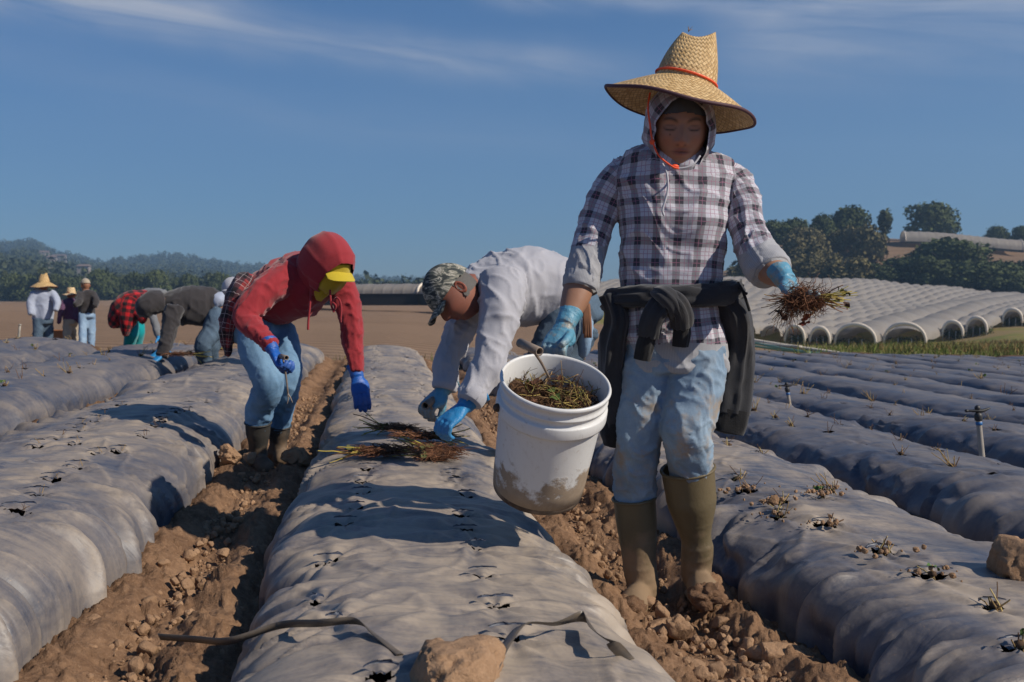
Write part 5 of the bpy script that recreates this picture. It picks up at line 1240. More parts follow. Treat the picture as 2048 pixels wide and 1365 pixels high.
boot(B, 'boot', MBT2, (1136, 850, 4.76), (1140, 900, 4.80), (1142, 920, 4.82), (1124, 928, 4.74), .062, .046)
MLEA, _t, _b = new_mat('tan leather'); _t.put(_b, 'Base Color', _t.mix(_t.noise(_t.objc(), 30, 3), (.12, .05, .025), (.30, .13, .06))); _b.inputs['Roughness'].default_value = .8
mb = MB()
for k in range(6):
    loft(mb, [at(1168+k*1.5, 608, 4.30), at(1169+k*2, 640, 4.29), at(1168+k*2.6, 668+k % 2*8, 4.30)], [.010, .009, .006], [.005, .005, .003], ref=TOC, nu=8, nv=10)
B.part('work_gloves', MLEA, mb, label='tan leather work gloves hanging from the back pocket')
w3 = at(886, 780, 4.20); hand(B, 'glove', MGL, w3, at(858, 812, 4.16)-w3, nrm(-RGT*.35+TOC*.15+np.array([0, 0, -.8])), side=-1, curl=(60, 62, 40), sc=1.15, vox=.0045, cuff=.05, thumb=(.3, .75, -.55), cuffr=.043)
w4 = at(930, 812, 3.90); hand(B, 'glove', MGB2, w4, at(897, 842, 3.86)-w4, nrm(-RGT*.3+np.array([0, 0, -.9])), side=1, curl=(45, 50, 30), sc=1.15, vox=.0045, cuff=.075, thumb=(.6, .7, -.4), cuffr=.045)

# ---- worker in dark sweatshirt
Cc = Fig(405, 10.3, 'worker bent double in dark sweatshirt', skin=(.25, .13, .08))
Cc.t['label'] = 'worker bent double in dark sweatshirt and jeans, hands on the second bed at the left'
Cc.garment('dark_sweatshirt', MDK, [
    ([(438, 610, 10.3), (418, 610, 10.3), (392, 612, 10.25), (362, 613, 10.2), (338, 608, 10.15), (322, 604, 10.1)], [26, 36, 40, 37, 27, 16], [.15, .18, .19, .19, .17, .09], TOC, .9),
    ([(350, 615, 9.95), (343, 640, 9.9), (337, 668, 9.85), (330, 695, 9.8), (325, 712, 9.78)], [20, 17, 14, 12, 10], [.085, .08, .07, .06, .05]),
    ([(345, 620, 10.4), (338, 650, 10.4), (328, 690, 10.35), (320, 708, 10.3)], [17, 14, 11, 9], [.08, .075, .06, .05])], vox=.014, wr=.02, fs=7, seed=91)
Cc.garment('hood', MDK, [([(325, 604, 10.1), (306, 606, 10.05), (292, 616, 10.0), (288, 632, 10.0)], [21, 24, 21, 12], [.12, .125, .11, .07])], vox=.014, wr=.012, fs=9, seed=92)
Cc.garment('undershirt', MLBL, [([(434, 604, 10.3), (445, 604, 10.3), (449, 612, 10.3)], [20, 19, 12], [.15, .15, .1])], vox=.014, wr=.008, seed=93)
Cc.garment('jeans', MJ3, [
    ([(444, 618, 10.3), (434, 632, 10.3), (424, 640, 10.3)], [18, 24, 22], [.16, .17, .15]),
    ([(438, 636, 10.2), (424, 664, 10.1), (406, 690, 10.0), (408, 712, 10.1), (411, 732, 10.15)], [23, 20, 17, 15, 13], [.10, .095, .085, .075, .065]),
    ([(446, 640, 10.5), (438, 668, 10.5), (424, 696, 10.45), (424, 716, 10.5), (426, 732, 10.55)], [20, 18, 15, 13, 12], [.10, .09, .08, .07, .065])], vox=.014, wr=.014, fs=9, seed=94)
boot(Cc, 'boot', MBT2, (411, 729, 10.15), (410, 748, 10.15), (411, 757, 10.18), (403, 760, 10.0), .075, .055)
boot(Cc, 'boot', MBT2, (426, 729, 10.55), (424, 744, 10.55), (424, 752, 10.58), (416, 754, 10.4), .072, .055)
Cc.finish(.016)
for (a, b, z, s_) in ((324, 712, 9.78, 1), (316, 706, 10.2, -1)):
    q = at(a, b, z); hand(Cc, 'glove', MGB2, q, at(a-13, b+9, z-.05)-q, np.array([0, 0, -1.]), side=s_, curl=(25, 30, 20), sc=1.2, vox=.006, cuff=.06, cuffr=.05)

# ---- flannel worker
D_ = Fig(266, 13.2, 'worker in red flannel', skin=(.25, .13, .08))
D_.t['label'] = 'stooping worker in red and black flannel shirt and teal trousers behind the dark sweatshirt worker'
D_.garment('grey_top', MGRY, [([(262, 628, 13.3), (280, 606, 13.3), (308, 596, 13.25), (330, 594, 13.2)], [18, 22, 20, 12], [.15, .17, .16, .1]), ([(298, 608, 13.0), (305, 632, 12.9), (312, 655, 12.85), (318, 674, 12.8)], [10, 8, 7, 6], [.07, .06, .05, .04])], vox=.016, wr=.014, fs=8, seed=101)
D_.garment('flannel_shirt', MRBK, [([(300, 600, 13.2), (276, 606, 13.1), (254, 618, 13.05), (236, 638, 13.05), (224, 652, 13.1)], [14, 24, 27, 20, 6], [.17, .20, .20, .15, .06]), ([(262, 612, 13.0), (256, 640, 12.95), (250, 672, 12.95)], [20, 17, 4], [.16, .12, .03]), ([(272, 610, 13.0), (282, 632, 12.95), (286, 648, 12.95)], [14, 12, 4], [.12, .1, .03])], vox=.016, wr=.022, fs=6, seed=102, body=0)
D_.garment('teal_trousers', MTEAL, [([(262, 636, 13.2), (264, 662, 13.1), (260, 684, 13.15), (257, 706, 13.2)], [13, 13, 11, 9], [.11, .10, .085, .07]), ([(274, 640, 13.4), (278, 664, 13.35), (276, 684, 13.4), (273, 706, 13.45)], [12, 11, 9, 8], [.1, .095, .08, .07])], vox=.016, wr=.008, fs=9, seed=103)
boot(D_, 'boot', MBT2, (257, 699, 13.2), (256, 714, 13.2), (256, 722, 13.2), (264, 724, 13.1), .085, .06)
boot(D_, 'boot', MBT2, (273, 699, 13.45), (272, 712, 13.45), (272, 719, 13.45), (280, 720, 13.35), .08, .06)
D_.finish(.02)
q = at(318, 676, 12.8); hand(D_, 'glove', MGB2, q, at(322, 688, 12.75)-q, nrm(-RGT), side=1, sc=1.2, vox=.007)

# ---- worker mostly hidden behind the red top
E = Fig(478, 9.2, 'x', skin=(.25, .13, .08)); E.t['label'] = 'worker in white cap almost hidden behind the woman in red'
E.garment('pale_shirt', MLBL, [([(530, 620, 9.3), (505, 606, 9.3), (482, 598, 9.25), (470, 590, 9.2)], [22, 26, 24, 12], [.16, .17, .16, .09]), ([(484, 600, 9.0), (490, 640, 8.95), (486, 690, 8.9)], [14, 11, 9], [.08, .065, .05])], vox=.016, wr=.012, seed=111)
E.garment('jeans', MJ4, [([(530, 625, 9.3), (528, 680, 9.2), (532, 740, 9.35), (532, 780, 9.4)], [22, 19, 15, 12], [.12, .1, .08, .07]), ([(545, 628, 9.6), (548, 690, 9.5), (550, 740, 9.6), (548, 770, 9.6)], [20, 17, 14, 12], [.12, .1, .08, .07])], vox=.016, wr=.01, seed=112)
E.finish(.018)
mb = MB(); ell(mb, at(466, 576, 9.1), (.10, .12, .10), 4); ell(mb, at(459, 583, 9.0), (.07, .08, .02), 3); E.part('white_cap', MWHT, mb)

# ---- three people standing at the field edge
def stand(px, Z, label, top_, hem, sh, hw, mat, pmat, head, leg_b=677, skin=(.30, .14, .08), arms=(), seed=0, legs=None):
    f = Fig(px, Z, label, skin=skin)
    f.garment('top', mat, [([(px, hem, Z), (px, hem-12, Z), (px, (sh+hem)/2, Z), (px, sh+8, Z), (head[0], sh, Z)], [hw*.95, hw*.95, hw*.95, hw, hw*.45], [.14, .15, .15, .14, .09], TOC, .85)]+list(arms), vox=.02, wr=.016, fs=7, seed=seed)
    gy = proj(gz(px, Z))[1]; l = legs or (hw*.55, hw*.5)
    f.garment('trousers', pmat, [([(px, hem-4, Z), (px, hem+8, Z)], [hw*.9, hw*.9], [.14, .15], TOC, .85)]+[([(px+s_*l[0], hem, Z+s_*.06), (px+s_*(l[0]+1), (hem+gy)/2, Z+s_*.12), (px+s_*l[0], gy-9, Z+s_*.15)], [l[1], l[1]*.85, l[1]*.65], [.10, .09, .075]) for s_ in (-1, 1)], vox=.02, wr=.012, fs=7, seed=seed+1)
    for s_ in (-1, 1): boot(f, 'boot', MBT2, (px+s_*l[0], gy-16, Z+s_*.15), (px+s_*l[0], gy-8, Z+s_*.15), (px+s_*l[0], gy-4, Z+s_*.15+.03), (px+s_*l[0]+s_*2, gy-3, Z+s_*.15-.12), .07, .055)
    M_ = frame(nrm(-TOC*.9+RGT*head[2])); hp_ = at(head[0], head[1], Z); loft(f.body, [at(head[0], sh+4, Z), hp_], [.06, .055], [.06, .055], nu=16, nv=6)
    f.finish(.02, [head_mesh(M_, hp_, 4, skin)]); return f
S1 = stand(86, 18.5, 'standing man in wide straw hat and pale blue shirt seen from behind at the left', 578, 640, 580, 21, MLBL, MJ3, (88, 571, 0), arms=[([(69, 586, 18.4), (61, 608, 18.35), (62, 630, 18.3)], [8, 7, 5], [.08, .07, .05]), ([(104, 586, 18.5), (114, 604, 18.4), (111, 622, 18.3)], [8, 7, 5], [.08, .07, .05])], seed=121, legs=(9, 11))
straw_hat(S1, at(88, 565, 18.5), (0, 0, 1), TOC, rb=.24, rc=.10, drop=.09, ch=.16, band=None)
S2 = stand(142, 18.9, 'smaller person in purple hooded top, beige trousers and cream hat between two standing men', 594, 641, 597, 14.5, MPUR, MBEI, (142, 589, .3), arms=[([(129, 602, 18.8), (122, 625, 18.7), (117, 648, 18.7)], [6, 5.5, 4], [.07, .06, .045]), ([(153, 602, 18.9), (158, 625, 18.9), (158, 646, 18.85)], [6, 5.5, 4], [.07, .06, .045])], seed=124, legs=(7, 8))
straw_hat(S2, at(142, 587, 18.9), (0, 0, 1), TOC, rb=.155, rc=.085, drop=.03, ch=.11, mat=MSTRAW2, band=None, pinch=False)
S3 = stand(174, 18.6, 'standing man in dark jacket, tan cap and light jeans talking at the left', 580, 628, 582, 16, MDK, MJ4, (171, 571, -.9), arms=[([(162, 588, 18.5), (157, 604, 18.3), (149, 611, 18.15)], [7, 6.5, 4.5], [.08, .07, .05]), ([(186, 588, 18.6), (192, 602, 18.5), (190, 614, 18.4)], [7, 6, 4.5], [.08, .07, .05])], seed=127, legs=(7.5, 8.5))
D, T3 = ico(4); q = D*np.array([.085, .105, .12]); M_ = frame(nrm(-TOC*.9+RGT*-.9)); mb = MB(); mb.add((q*1.03)@M_.T+at(171, 570, 18.6), None, T3[(q[:, 2] > .02)[T3].all(1)]); ell(mb, at(171, 570, 18.6)+M_@np.array([0, .12, .03]), (.07, .07, .012), 2, M_); S3.part('tan_cap', MBEI, mb)
# ================================================================ bucket, roots, tools, clods
def bucket_mat():
    m, t, b = new_mat('scuffed white plastic'); p = t.objc(); P = t.sep(t.attr('uvw'))
    n = t.noise(p, 10, 7, .68); n2 = t.noise(p, 34, 6, .7); c = t.mix(t.noise(p, 5, 3), (.60, .60, .60), (.70, .70, .69))
    low = t.math('SUBTRACT', 1., t.math('DIVIDE', P[1], .19), clamp=True)
    k = t.ramp(t.math('ADD', t.math('MULTIPLY', n, .9), t.math('MULTIPLY', low, .42)), [(.60, 0.), (.68, 1.)])
    c = t.mix(t.math('MULTIPLY', k, .92), c, t.mix(n2, (.17, .115, .07), (.36, .27, .18)))
    c = t.mix(t.math('MULTIPLY', t.ramp(n2, [(.60, 0.), (.72, 1.)]), .5), c, (.30, .22, .15))
    c = t.mix(t.math('MULTIPLY', t.ramp(t.noise(t.mapping(p, (30, 30, 4)), 3, 4), [(.55, 0.), (.8, 1.)]), .3), c, (.42, .37, .31))
    c = t.mix(t.math('MULTIPLY', t.math('LESS_THAN', P[1], .022), t.ramp(n, [(.35, .3), (.55, 1.)])), c, (.055, .035, .025))
    t.put(b, 'Base Color', c); t.put(b, 'Roughness', t.math('ADD', .38, t.math('MULTIPLY', k, .5))); b.inputs['Specular IOR Level'].default_value = .4
    t.put(b, 'Normal', t.bump(t.math('ADD', t.math('MULTIPLY', k, 1.), t.math('MULTIPLY', n2, .4)), .4, .003)); return m
MBUC = bucket_mat()
def make_bucket():
    rc_ = at(1112, 762, 2.72); ax = nrm(np.array([0, 0, 1.])*.90+TOC*.42+RGT*.13); y = nrm(TOC-np.dot(TOC, ax)*ax); x = np.cross(y, ax); M3 = np.stack([x, y, ax], 1)
    H = .365; base = rc_-ax*H
    t = thing('bucket', base, 'muddy white plastic bucket full of pulled plants held by the walking woman', 'bucket')
    pr = [(.0, .0), (.118, .0), (.129, .006), (.131, .02), (.140, .20), (.143, .262), (.1435, .266), (.154, .268), (.1555, .274), (.1545, .300), (.153, .304), (.146, .306), (.1465, .322), (.151, .324), (.1515, .329), (.1475, .332), (.148, .350), (.153, .353), (.1545, .360), (.152, .366), (.147, .366), (.1445, .360), (.141, .30), (.134, .06), (.131, .02), (.10, .008), (0., .008)]
    n = 96; th = np.linspace(0, 2*np.pi, n, endpoint=False); V = np.array([[(r*math.cos(a), r*math.sin(a), h) for a in th] for r, h in pr])
    V = V.reshape(-1, 3); A = np.stack([np.zeros(len(V)), V[:, 2], np.zeros(len(V))], -1)
    mb = MB(); mb.add(V@M3.T+base, grid_quads(len(pr), n, True), uvw=A); o = mb.build('pail', MBUC, t, True, base)
    me = o.data; 
    for a in (R(200), R(20)):
        mb = MB(); c = base+M3@np.array([.158*math.cos(a), .158*math.sin(a), .286]); ell(mb, c, (.012, .012, .012), 3); mb.build('handle_lug', MBUC, t, True, base)
    ha = R(20); pts = [base+M3@np.array([.160*math.cos(a)*1.02, .160*math.sin(a)*1.02, .286-.07*math.sin((a-R(20)))]) for a in np.linspace(R(20), R(200), 24)]
    # contents
    rr2 = random.Random(3)
    def cp(x_, y_, h): return base+M3@np.array([x_, y_, h])
    mb = MB(); g = np.linspace(-1, 1, 41); X, Y = np.meshgrid(g*.138, g*.138); rr_ = np.hypot(X, Y); Hh = .268+.030*vn(X*12, Y*12, 0, 5)+.018*vn(X*40, Y*40, 0, 6)+.008*vn(X*110, Y*110, 0, 7)+.15*(-X-.3*Y)*1.0*sstep(.2, 0, X)
    V = np.stack([X, Y, Hh], -1); k = rr_ > .137; V[k, 0] *= .137/rr_[k]; V[k, 1] *= .137/rr_[k]
    mb.add(V.reshape(-1, 3)@M3.T+base, grid_quads(41, 41)); mb.build('soil_and_roots', MSOILD, t, True, base)
    mb = MB(); P_ = []
    def hgt(x_, y_): return .278+.16*max(0, -x_)*.9
    for i in range(520):
        a = rr2.uniform(0, 6.28); r = .128*rr2.random()**.5; x_, y_ = r*math.cos(a), r*math.sin(a)
        w_ = wiggle((x_, y_, hgt(x_, y_)+rr2.uniform(0, .02)), (rr2.gauss(0, 1), rr2.gauss(0, 1), rr2.uniform(-.1, .9)), rr2.uniform(.03, .09), 9, .42, .03)
        q = np.hypot(w_[:, 0], w_[:, 1]); f = np.minimum(1, .135/np.maximum(q, 1e-6)); w_[:, 0] *= f; w_[:, 1] *= f
        P_.append((w_, rr2.choice([(.10, .048, .025), (.16, .08, .04), (.07, .035, .02), (.20, .11, .05)])))
    for w_, c in P_: tubes(mb, [w_@M3.T+base], rr2.uniform(.0008, .0017), 3, c)
    for i in range(70):
        a = rr2.uniform(2.2, 5.6); r = .12*rr2.random()**.5; x_, y_ = r*math.cos(a), r*math.sin(a)
        d = (rr2.gauss(0, 1), rr2.gauss(0, 1), rr2.uniform(.0, .5)); w_ = wiggle((x_, y_, hgt(x_, y_)+.02), d, rr2.uniform(.04, .08), 4, .08)
        q = np.hypot(w_[:, 0], w_[:, 1]); f = np.minimum(1, .135/np.maximum(q, 1e-6)); w_[:, 0] *= f; w_[:, 1] *= f
        tubes(mb, [w_@M3.T+base], .0016, 4, rr2.choice([(.36, .27, .08), (.34, .22, .10), (.22, .19, .06)]), .8)
    for p0, p1 in (((.09, .0, .25), (.03, .02, .36)), ((.11, -.03, .26), (.125, -.02, .345)), ((.05, -.05, .26), (.09, -.06, .35)), ((-.09, .04, .29), (-.10, .02, .38)), ((-.06, -.05, .29), (-.075, -.07, .375))):
        tubes(mb, [cr([np.array(p0), (np.array(p0)+p1)/2+[.004, .003, 0], np.array(p1)], 8)@M3.T+base], .0018, 4, (.10, .055, .03))
    mb.build('pulled_plants', MATTR, t, True, base)
    mb = MB()
    for i in range(14):
        a = rr2.uniform(0, 6.28); r = .115*rr2.random()**.5; c = np.array([r*math.cos(a), r*math.sin(a), hgt(r*math.cos(a), 0)+.03]); leaf(mb, c@M3.T+base, rr2.uniform(.009, .016), rr2, rr2.choice([(.10, .15, .04), (.15, .07, .04), (.12, .06, .035), (.14, .065, .04)]))
    mb.build('leaves', MATTR, t, True, base)
    return t, M3, base
def leaf(mb, c, s, rr2, col):
    n_ = nrm([rr2.gauss(0, 1), rr2.gauss(0, 1), rr2.gauss(0, 1)]); a = nrm(np.cross(n_, [.3, .5, .8])); b = np.cross(n_, a); k = 14; V = [np.asarray(c)]
    for i in range(k):
        t_ = i/k*6.283; r = s*(1+.16*math.sin(t_*5+1))*(1-.2*math.cos(t_)); V.append(np.asarray(c)+(a*math.cos(t_)+b*math.sin(t_)*.75)*r+n_*s*.28*math.sin(t_*2+rr2.random()*.5))
    mb.add(np.array(V), None, [[0, i+1, (i+1) % k+1] for i in range(k)], col=np.array(col)*rr2.uniform(.7, 1.3))
BUCK, BM, BB = make_bucket()
# T-handled tool standing in the bucket
def tube_tool(label, h0, h1, s0, s1, r=.0125, tines=None, name='weeding_tool', rs=.0042):
    h0, h1, s0, s1 = map(np.asarray, (h0, h1, s0, s1)); t = thing(name, (h0+h1)/2, label, 'hand tool'); o = (h0+h1)/2
    d = nrm(h1-h0); ref = nrm(np.cross(d, [.1, .2, .9])); mb = MB(); n = 24; th = np.linspace(0, 2*np.pi, n, endpoint=False); b = np.cross(d, ref)
    rings = []
    for P_, rr_ in ((h0, r*.72), (h0, r), (h0*.5+h1*.5, r), (h1, r), (h1, r*.72), (h0*.2+h1*.8, r*.70)): rings.append(P_+(np.cos(th)[:, None]*ref+np.sin(th)[:, None]*b)*rr_)
    mb.add(np.array(rings).reshape(-1, 3), grid_quads(6, n, True)); mb.build('tube_handle', MTUBE, t, True, o)
    mb = MB(); tubes(mb, [cr([s0, (s0+s1)/2+.002, s1], 8)], rs, 8, taper=.85); mb.build('shaft', MTUBE, t, True, o)
    if tines:
        mb = MB(); tubes(mb, [cr([s1, (s1*.5+np.asarray(q)*.5)+np.array([.003, 0, -.002]), np.asarray(q)], 8) for q in tines], rs*.9, 6); mb.build('tines', MTUBE, t, True, o)
    return t
tube_tool('worn steel tube handle of a digging tool stuck in the full bucket', at(1040, 686, 2.72), at(1079, 704, 2.64), at(1065, 700, 2.68), at(1098, 755, 2.74), .0125)
tube_tool('thin two pronged weeding fork held by the woman in the red top', at(561, 713, 4.57), at(573, 716, 4.50), at(566, 718, 4.55), at(576, 788, 4.58), .0115, [at(574, 809, 4.58), at(585, 806, 4.58)], rs=.0045)
tube_tool('steel tube handled digger held by the man in the grey sweatshirt', at(866, 800, 4.17), at(850, 812, 4.06), at(860, 808, 4.11), at(872, 850, 4.14), .0165, rs=.005)
# ---- bundle of roots in the raised hand
def root_bundle(center, M3, rx, ry, rz, n, label, stemsR, name='root_bundle', seed=0, group=None, dangle=True, scale=1.):
    rr2 = random.Random(seed); c0 = np.asarray(center); t = thing(name, c0, label, 'uprooted plants', group); mb = MB(); col = [(.20, .088, .047), (.13, .056, .030), (.27, .13, .07), (.10, .045, .025)]
    for i in range(n):
        u = nrm([rr2.gauss(0, 1), rr2.gauss(0, 1), rr2.gauss(0, 1)])*rr2.random()**.4; p = np.array([u[0]*rx, u[1]*ry, u[2]*rz])
        w_ = wiggle(p, (rr2.gauss(0, 1.2), rr2.gauss(0, .7), rr2.gauss(-.2, .5) if dangle else rr2.gauss(0, .15)), rr2.uniform(.03, .075)*scale, 9, .45 if dangle else .28, .02)
        if not dangle: w_[:, 2] = np.clip(w_[:, 2]*.5, -rz*1.2, rz*1.6)
        tubes(mb, [w_@M3.T+c0], rr2.uniform(.0007, .0015)*scale, 3, rr2.choice(col))
    if dangle:
        for i in range(60):
            p = np.array([-rx*rr2.uniform(.2, 1.0), rr2.uniform(-ry, ry)*.6, -rz*.4]); w_ = wiggle(p, (-.45+rr2.gauss(0, .3), rr2.gauss(0, .2), -1), rr2.uniform(.03, .10), 9, .22, .06); tubes(mb, [w_@M3.T+c0], .0011, 3, rr2.choice(col))
        for k in range(3): w_ = wiggle((-rx*.8, 0, -rz), (-.5, 0, -1), .13, 12, .3, .02); tubes(mb, [w_@M3.T+c0], .0009, 3, col[0])
        w_ = wiggle((rx*.9, 0, rz*.4), (1, 0, .7), .075, 10, .22, 0); tubes(mb, [w_@M3.T+c0], .0010, 3, col[0])
        for k in range(14): w_ = wiggle((rx*.8, 0, rz*.2), (1, rr2.gauss(0, .3), .6+rr2.gauss(0, .3)), .05, 8, .3, 0); tubes(mb, [w_@M3.T+c0], .0010, 3, col[1])
    mb.build('roots', MATTR, t, True, c0)
    ms = MB()
    for i in range(stemsR):
        p = np.array([rx*rr2.uniform(.4, .8), rr2.uniform(-ry, ry)*.5, rr2.uniform(-.4, .5)*rz]); L = rr2.uniform(.055, .10)*scale*1.05
        w_ = wiggle(p, (1, rr2.gauss(0, .25), rr2.gauss(-.05, .28)), L, 6, .07); tubes(ms, [w_@M3.T+c0], rr2.uniform(.0013, .0023)*scale, 5, rr2.choice([(.46, .36, .08), (.52, .40, .12), (.34, .30, .07), (.22, .10, .05)]), .7)
    if dangle:
        for i in range(12):
            p = np.array([-rx*.75, rr2.uniform(-ry, ry)*.5, rr2.uniform(-.3, .3)*rz]); w_ = wiggle(p, (-1, rr2.gauss(0, .2), rr2.gauss(-.25, .35)), rr2.uniform(.04, .075), 6, .08); tubes(ms, [w_@M3.T+c0], .0016, 5, rr2.choice([(.46, .28, .08), (.10, .05, .03), (.15, .07, .04)]), .6)
    ms.build('stems', MATTR, t, True, c0)
    ml = MB()
    if dangle:
        for (x_, z_, s_, c_) in ((.0, -.050, .013, (.20, .055, .03)), (.010, -.045, .011, (.17, .05, .03)), (-.004, -.066, .012, (.16, .04, .025)), (.012, -.062, .007, (.16, .04, .025)), (-.065, -.035, .011, (.10, .05, .035)), (-.055, -.048, .012, (.10, .05, .035)), (.11, -.014, .010, (.12, .07, .05)), (.116, -.018, .009, (.12, .07, .05)), (.10, .02, .010, (.06, .075, .03)), (.11, .016, .009, (.06, .08, .03)), (.09, .028, .009, (.06, .07, .03)), (.118, .012, .008, (.05, .07, .02))): leaf(ml, M3@np.array([x_, -.01, z_])+c0, s_, rr2, c_)
        tubes(ml, [cr([M3@np.array(q)+c0 for q in ((.002, -.01, -.02), (.002, -.012, -.04), (0, -.01, -.05))], 6), cr([M3@np.array(q)+c0 for q in ((.028, -.01, -.02), (.022, -.012, -.04), (.012, -.01, -.048))], 6)], .0022, 5, (.4, .22, .08))
    else:
        for i in range(5): leaf(ml, M3@np.array([rx*rr2.uniform(.3, 1.3), rr2.uniform(-ry, ry), rz*.4])+c0, .011*scale, rr2, (.12, .13, .05))
    ml.build('dry_leaves', MATTR, t, True, c0)
    mc = MB(); V, T = ico(3); V = V*np.array([rx*.85, ry*.8, rz*.72]); V = V*(1+.2*fbm(V[:, 0]*60, V[:, 1]*60, V[:, 2]*60, 2, 3))[:, None]; mc.add(V@M3.T+c0, None, T, col=(.07, .035, .02)); mc.build('root_mass', MATTR, t, True, c0)
    return t
root_bundle(at(1606, 598, 2.65), np.stack([RGT, -TOC, np.array([0, 0, 1.])], 1), .052, .038, .030, 620, 'handful of brown roots and yellow stems in the raised gloved hand', 22, 'root_handful', 4)
for i, (px, py, ang, sx_, sc_, lab) in enumerate([
    (815, 846, 178, .075, 1.5, 'farthest bundle of pulled plants on the middle bed, yellow stems to the left'),
    (868, 862, 8, .09, 1.6, 'long brown mat of roots on the middle bed beside the gloved hand'),
    (785, 893, 185, .075, 1.6, 'root bundle with yellow crossed stems at the left edge of the middle bed'),
    (900, 890, 150, .06, 1.4, 'brown roots fanned at the right edge of the heap on the middle bed'),
    (893, 904, 175, .05, 1.2, 'nearest small root bundle on the right side of the middle bed')]):
    p = on_bed(7, px-22, py+20); a = R(ang); sx_ *= 1.3; sc_ *= 1.15; ax_ = np.array([math.cos(a), math.sin(a)*.6, 0.]); e1 = 1e-2
    zx = (float(bed_z(7, p[0]+.05, p[1]))-float(bed_z(7, p[0]-.05, p[1])))/.1
    xd = nrm(ax_+np.array([0, 0, ax_[0]*zx])); up_ = nrm(np.array([-zx, 0, 1.])); yd = np.cross(up_, xd)
    root_bundle((p[0], p[1], p[2]+.026), np.stack([xd, yd, up_], 1), sx_, .055, .011, 380, lab, 9, 'root_bundle', 10+i, 'bundles of pulled plants on the middle bed', False, sc_)
for i, (ci, px, py, lab) in enumerate([(5, 362, 712, 'brown mat of pulled plants on the bed beside the dark sweatshirt worker'), (5, 420, 702, 'brown mat of pulled plants behind the dark sweatshirt worker')]):
    p = on_bed(ci, px, py); root_bundle((p[0], p[1], p[2]+.02), np.eye(3), .15, .07, .02, 160, lab, 6, 'root_mat', 30+i, None, False, 1.9)
# ---- clods
def clod_mesh(seed, sub=4, rough=.28):
    V, T = ico(sub); o = seed*7.3; n = fbm(V[:, 0]*1.3+o, V[:, 1]*1.3, V[:, 2]*1.3, seed, 2)*.22
    r = 1+n+rough*.5*fbm(V[:, 0]*3+o, V[:, 1]*3, V[:, 2]*3, seed+5, 4, .6)
    q = vn(V[:, 0]*2.2+o, V[:, 1]*2.2, V[:, 2]*2.2, seed+9); r = r-.16*sstep(.1, .5, q)+.05*np.abs(fbm(V[:, 0]*9, V[:, 1]*9, V[:, 2]*9, seed+2, 3))
    rs = np.random.default_rng(seed); V = V*r[:, None]
    for k in range(12):
        d = nrm(rs.normal(size=3)); h = rs.uniform(.55, .88); e = V@d-h; V = V-np.outer(np.maximum(e, 0)*.8, d)
    return V, T
def clod(px, py, Z, w, hgt, label, seed, group=None, sink=.35, zoff=0.):
    p = at(px, py, Z); V, T = clod_mesh(seed, 5 if w > .05 else 4); V = V*np.array([w, w*.9, hgt]); me = MB(); me.add(V, None, T); o = me.build('soil_clod', MCLOD); o.location = Vector(p); o.rotation_euler = (0, 0, seed*1.3); tag(o, label, 'soil clod', group); return o
clod(893, 1366, 1.70, .112, .080, 'big blurred clod of dry soil at the bottom centre on the middle bed', 1)
clod(1550, 1318, 2.60, .078, .055, 'large clod at the bottom right in the furrow by the dark plastic', 2)
clod(2040, 1135, 2.75, .085, .090, 'big pitted clod on the bed at the right edge of the photo', 3)
clod(1312, 1262, 2.85, .052, .040, 'clod in front of the boots in the right furrow', 4)
clod(1352, 1262, 2.80, .046, .036, 'pale clod just right of the one before the boots', 5)
clod(1208, 1225, 2.90, .040, .042, 'tilted clod left of the back boot of the walking woman', 6)
clod(462, 916, 4.90, .065, .060, 'big clod left of the red topped woman\'s boots', 7)
clod(500, 918, 4.80, .036, .042, 'narrow clod leaning on the red topped woman\'s boot', 8)
clod(592, 916, 5.05, .075, .052, 'wide dark clod right of the red topped woman\'s boots', 9)
clod(412, 1246, 2.78, .050, .045, 'flat sided clod in the left furrow above the drip tape', 10)
clod(350, 1078, 3.55, .040, .032, 'clod heaped against the left bed half way up the furrow', 11)
clod(405, 1165, 3.1, .030, .022, 'small pale clod in the middle of the left furrow', 12)
clod(390, 1258, 2.72, .035, .03, 'clod beside the flat sided one in the left furrow', 13)
clod(1385, 1340, 2.5, .04, .03, 'low clod at the bottom of the right furrow', 14)
clod(1548, 1000, 3.2, .020, .018, 'small clod beside a planting hole on the right bed', 15)
r5 = random.Random(12); 
for i in range(84):
    L_ = i % 2 == 0; cx, w_ = (-.575, .17) if L_ else (.86, .19); y = 1.9+5*r5.random()**1.6; x = cx+r5.uniform(-1, 1)*w_; s_ = r5.uniform(.011, .034)
    V, T = clod_mesh(60+i % 9, 3); mb = MB(); mb.add(V*np.array([s_, s_*.9, s_*.7]), None, T); o = mb.build('soil_clod', MCLOD); o.location = (x, y, float(Zg(x, y))+s_*.5+.01); o.rotation_euler = (r5.random(), r5.random(), 6*r5.random())
    tag(o, 'fist sized clod lying in the '+('left' if L_ else 'right')+' furrow', 'soil clod', 'loose clods in the '+('left' if L_ else 'right')+' furrow')
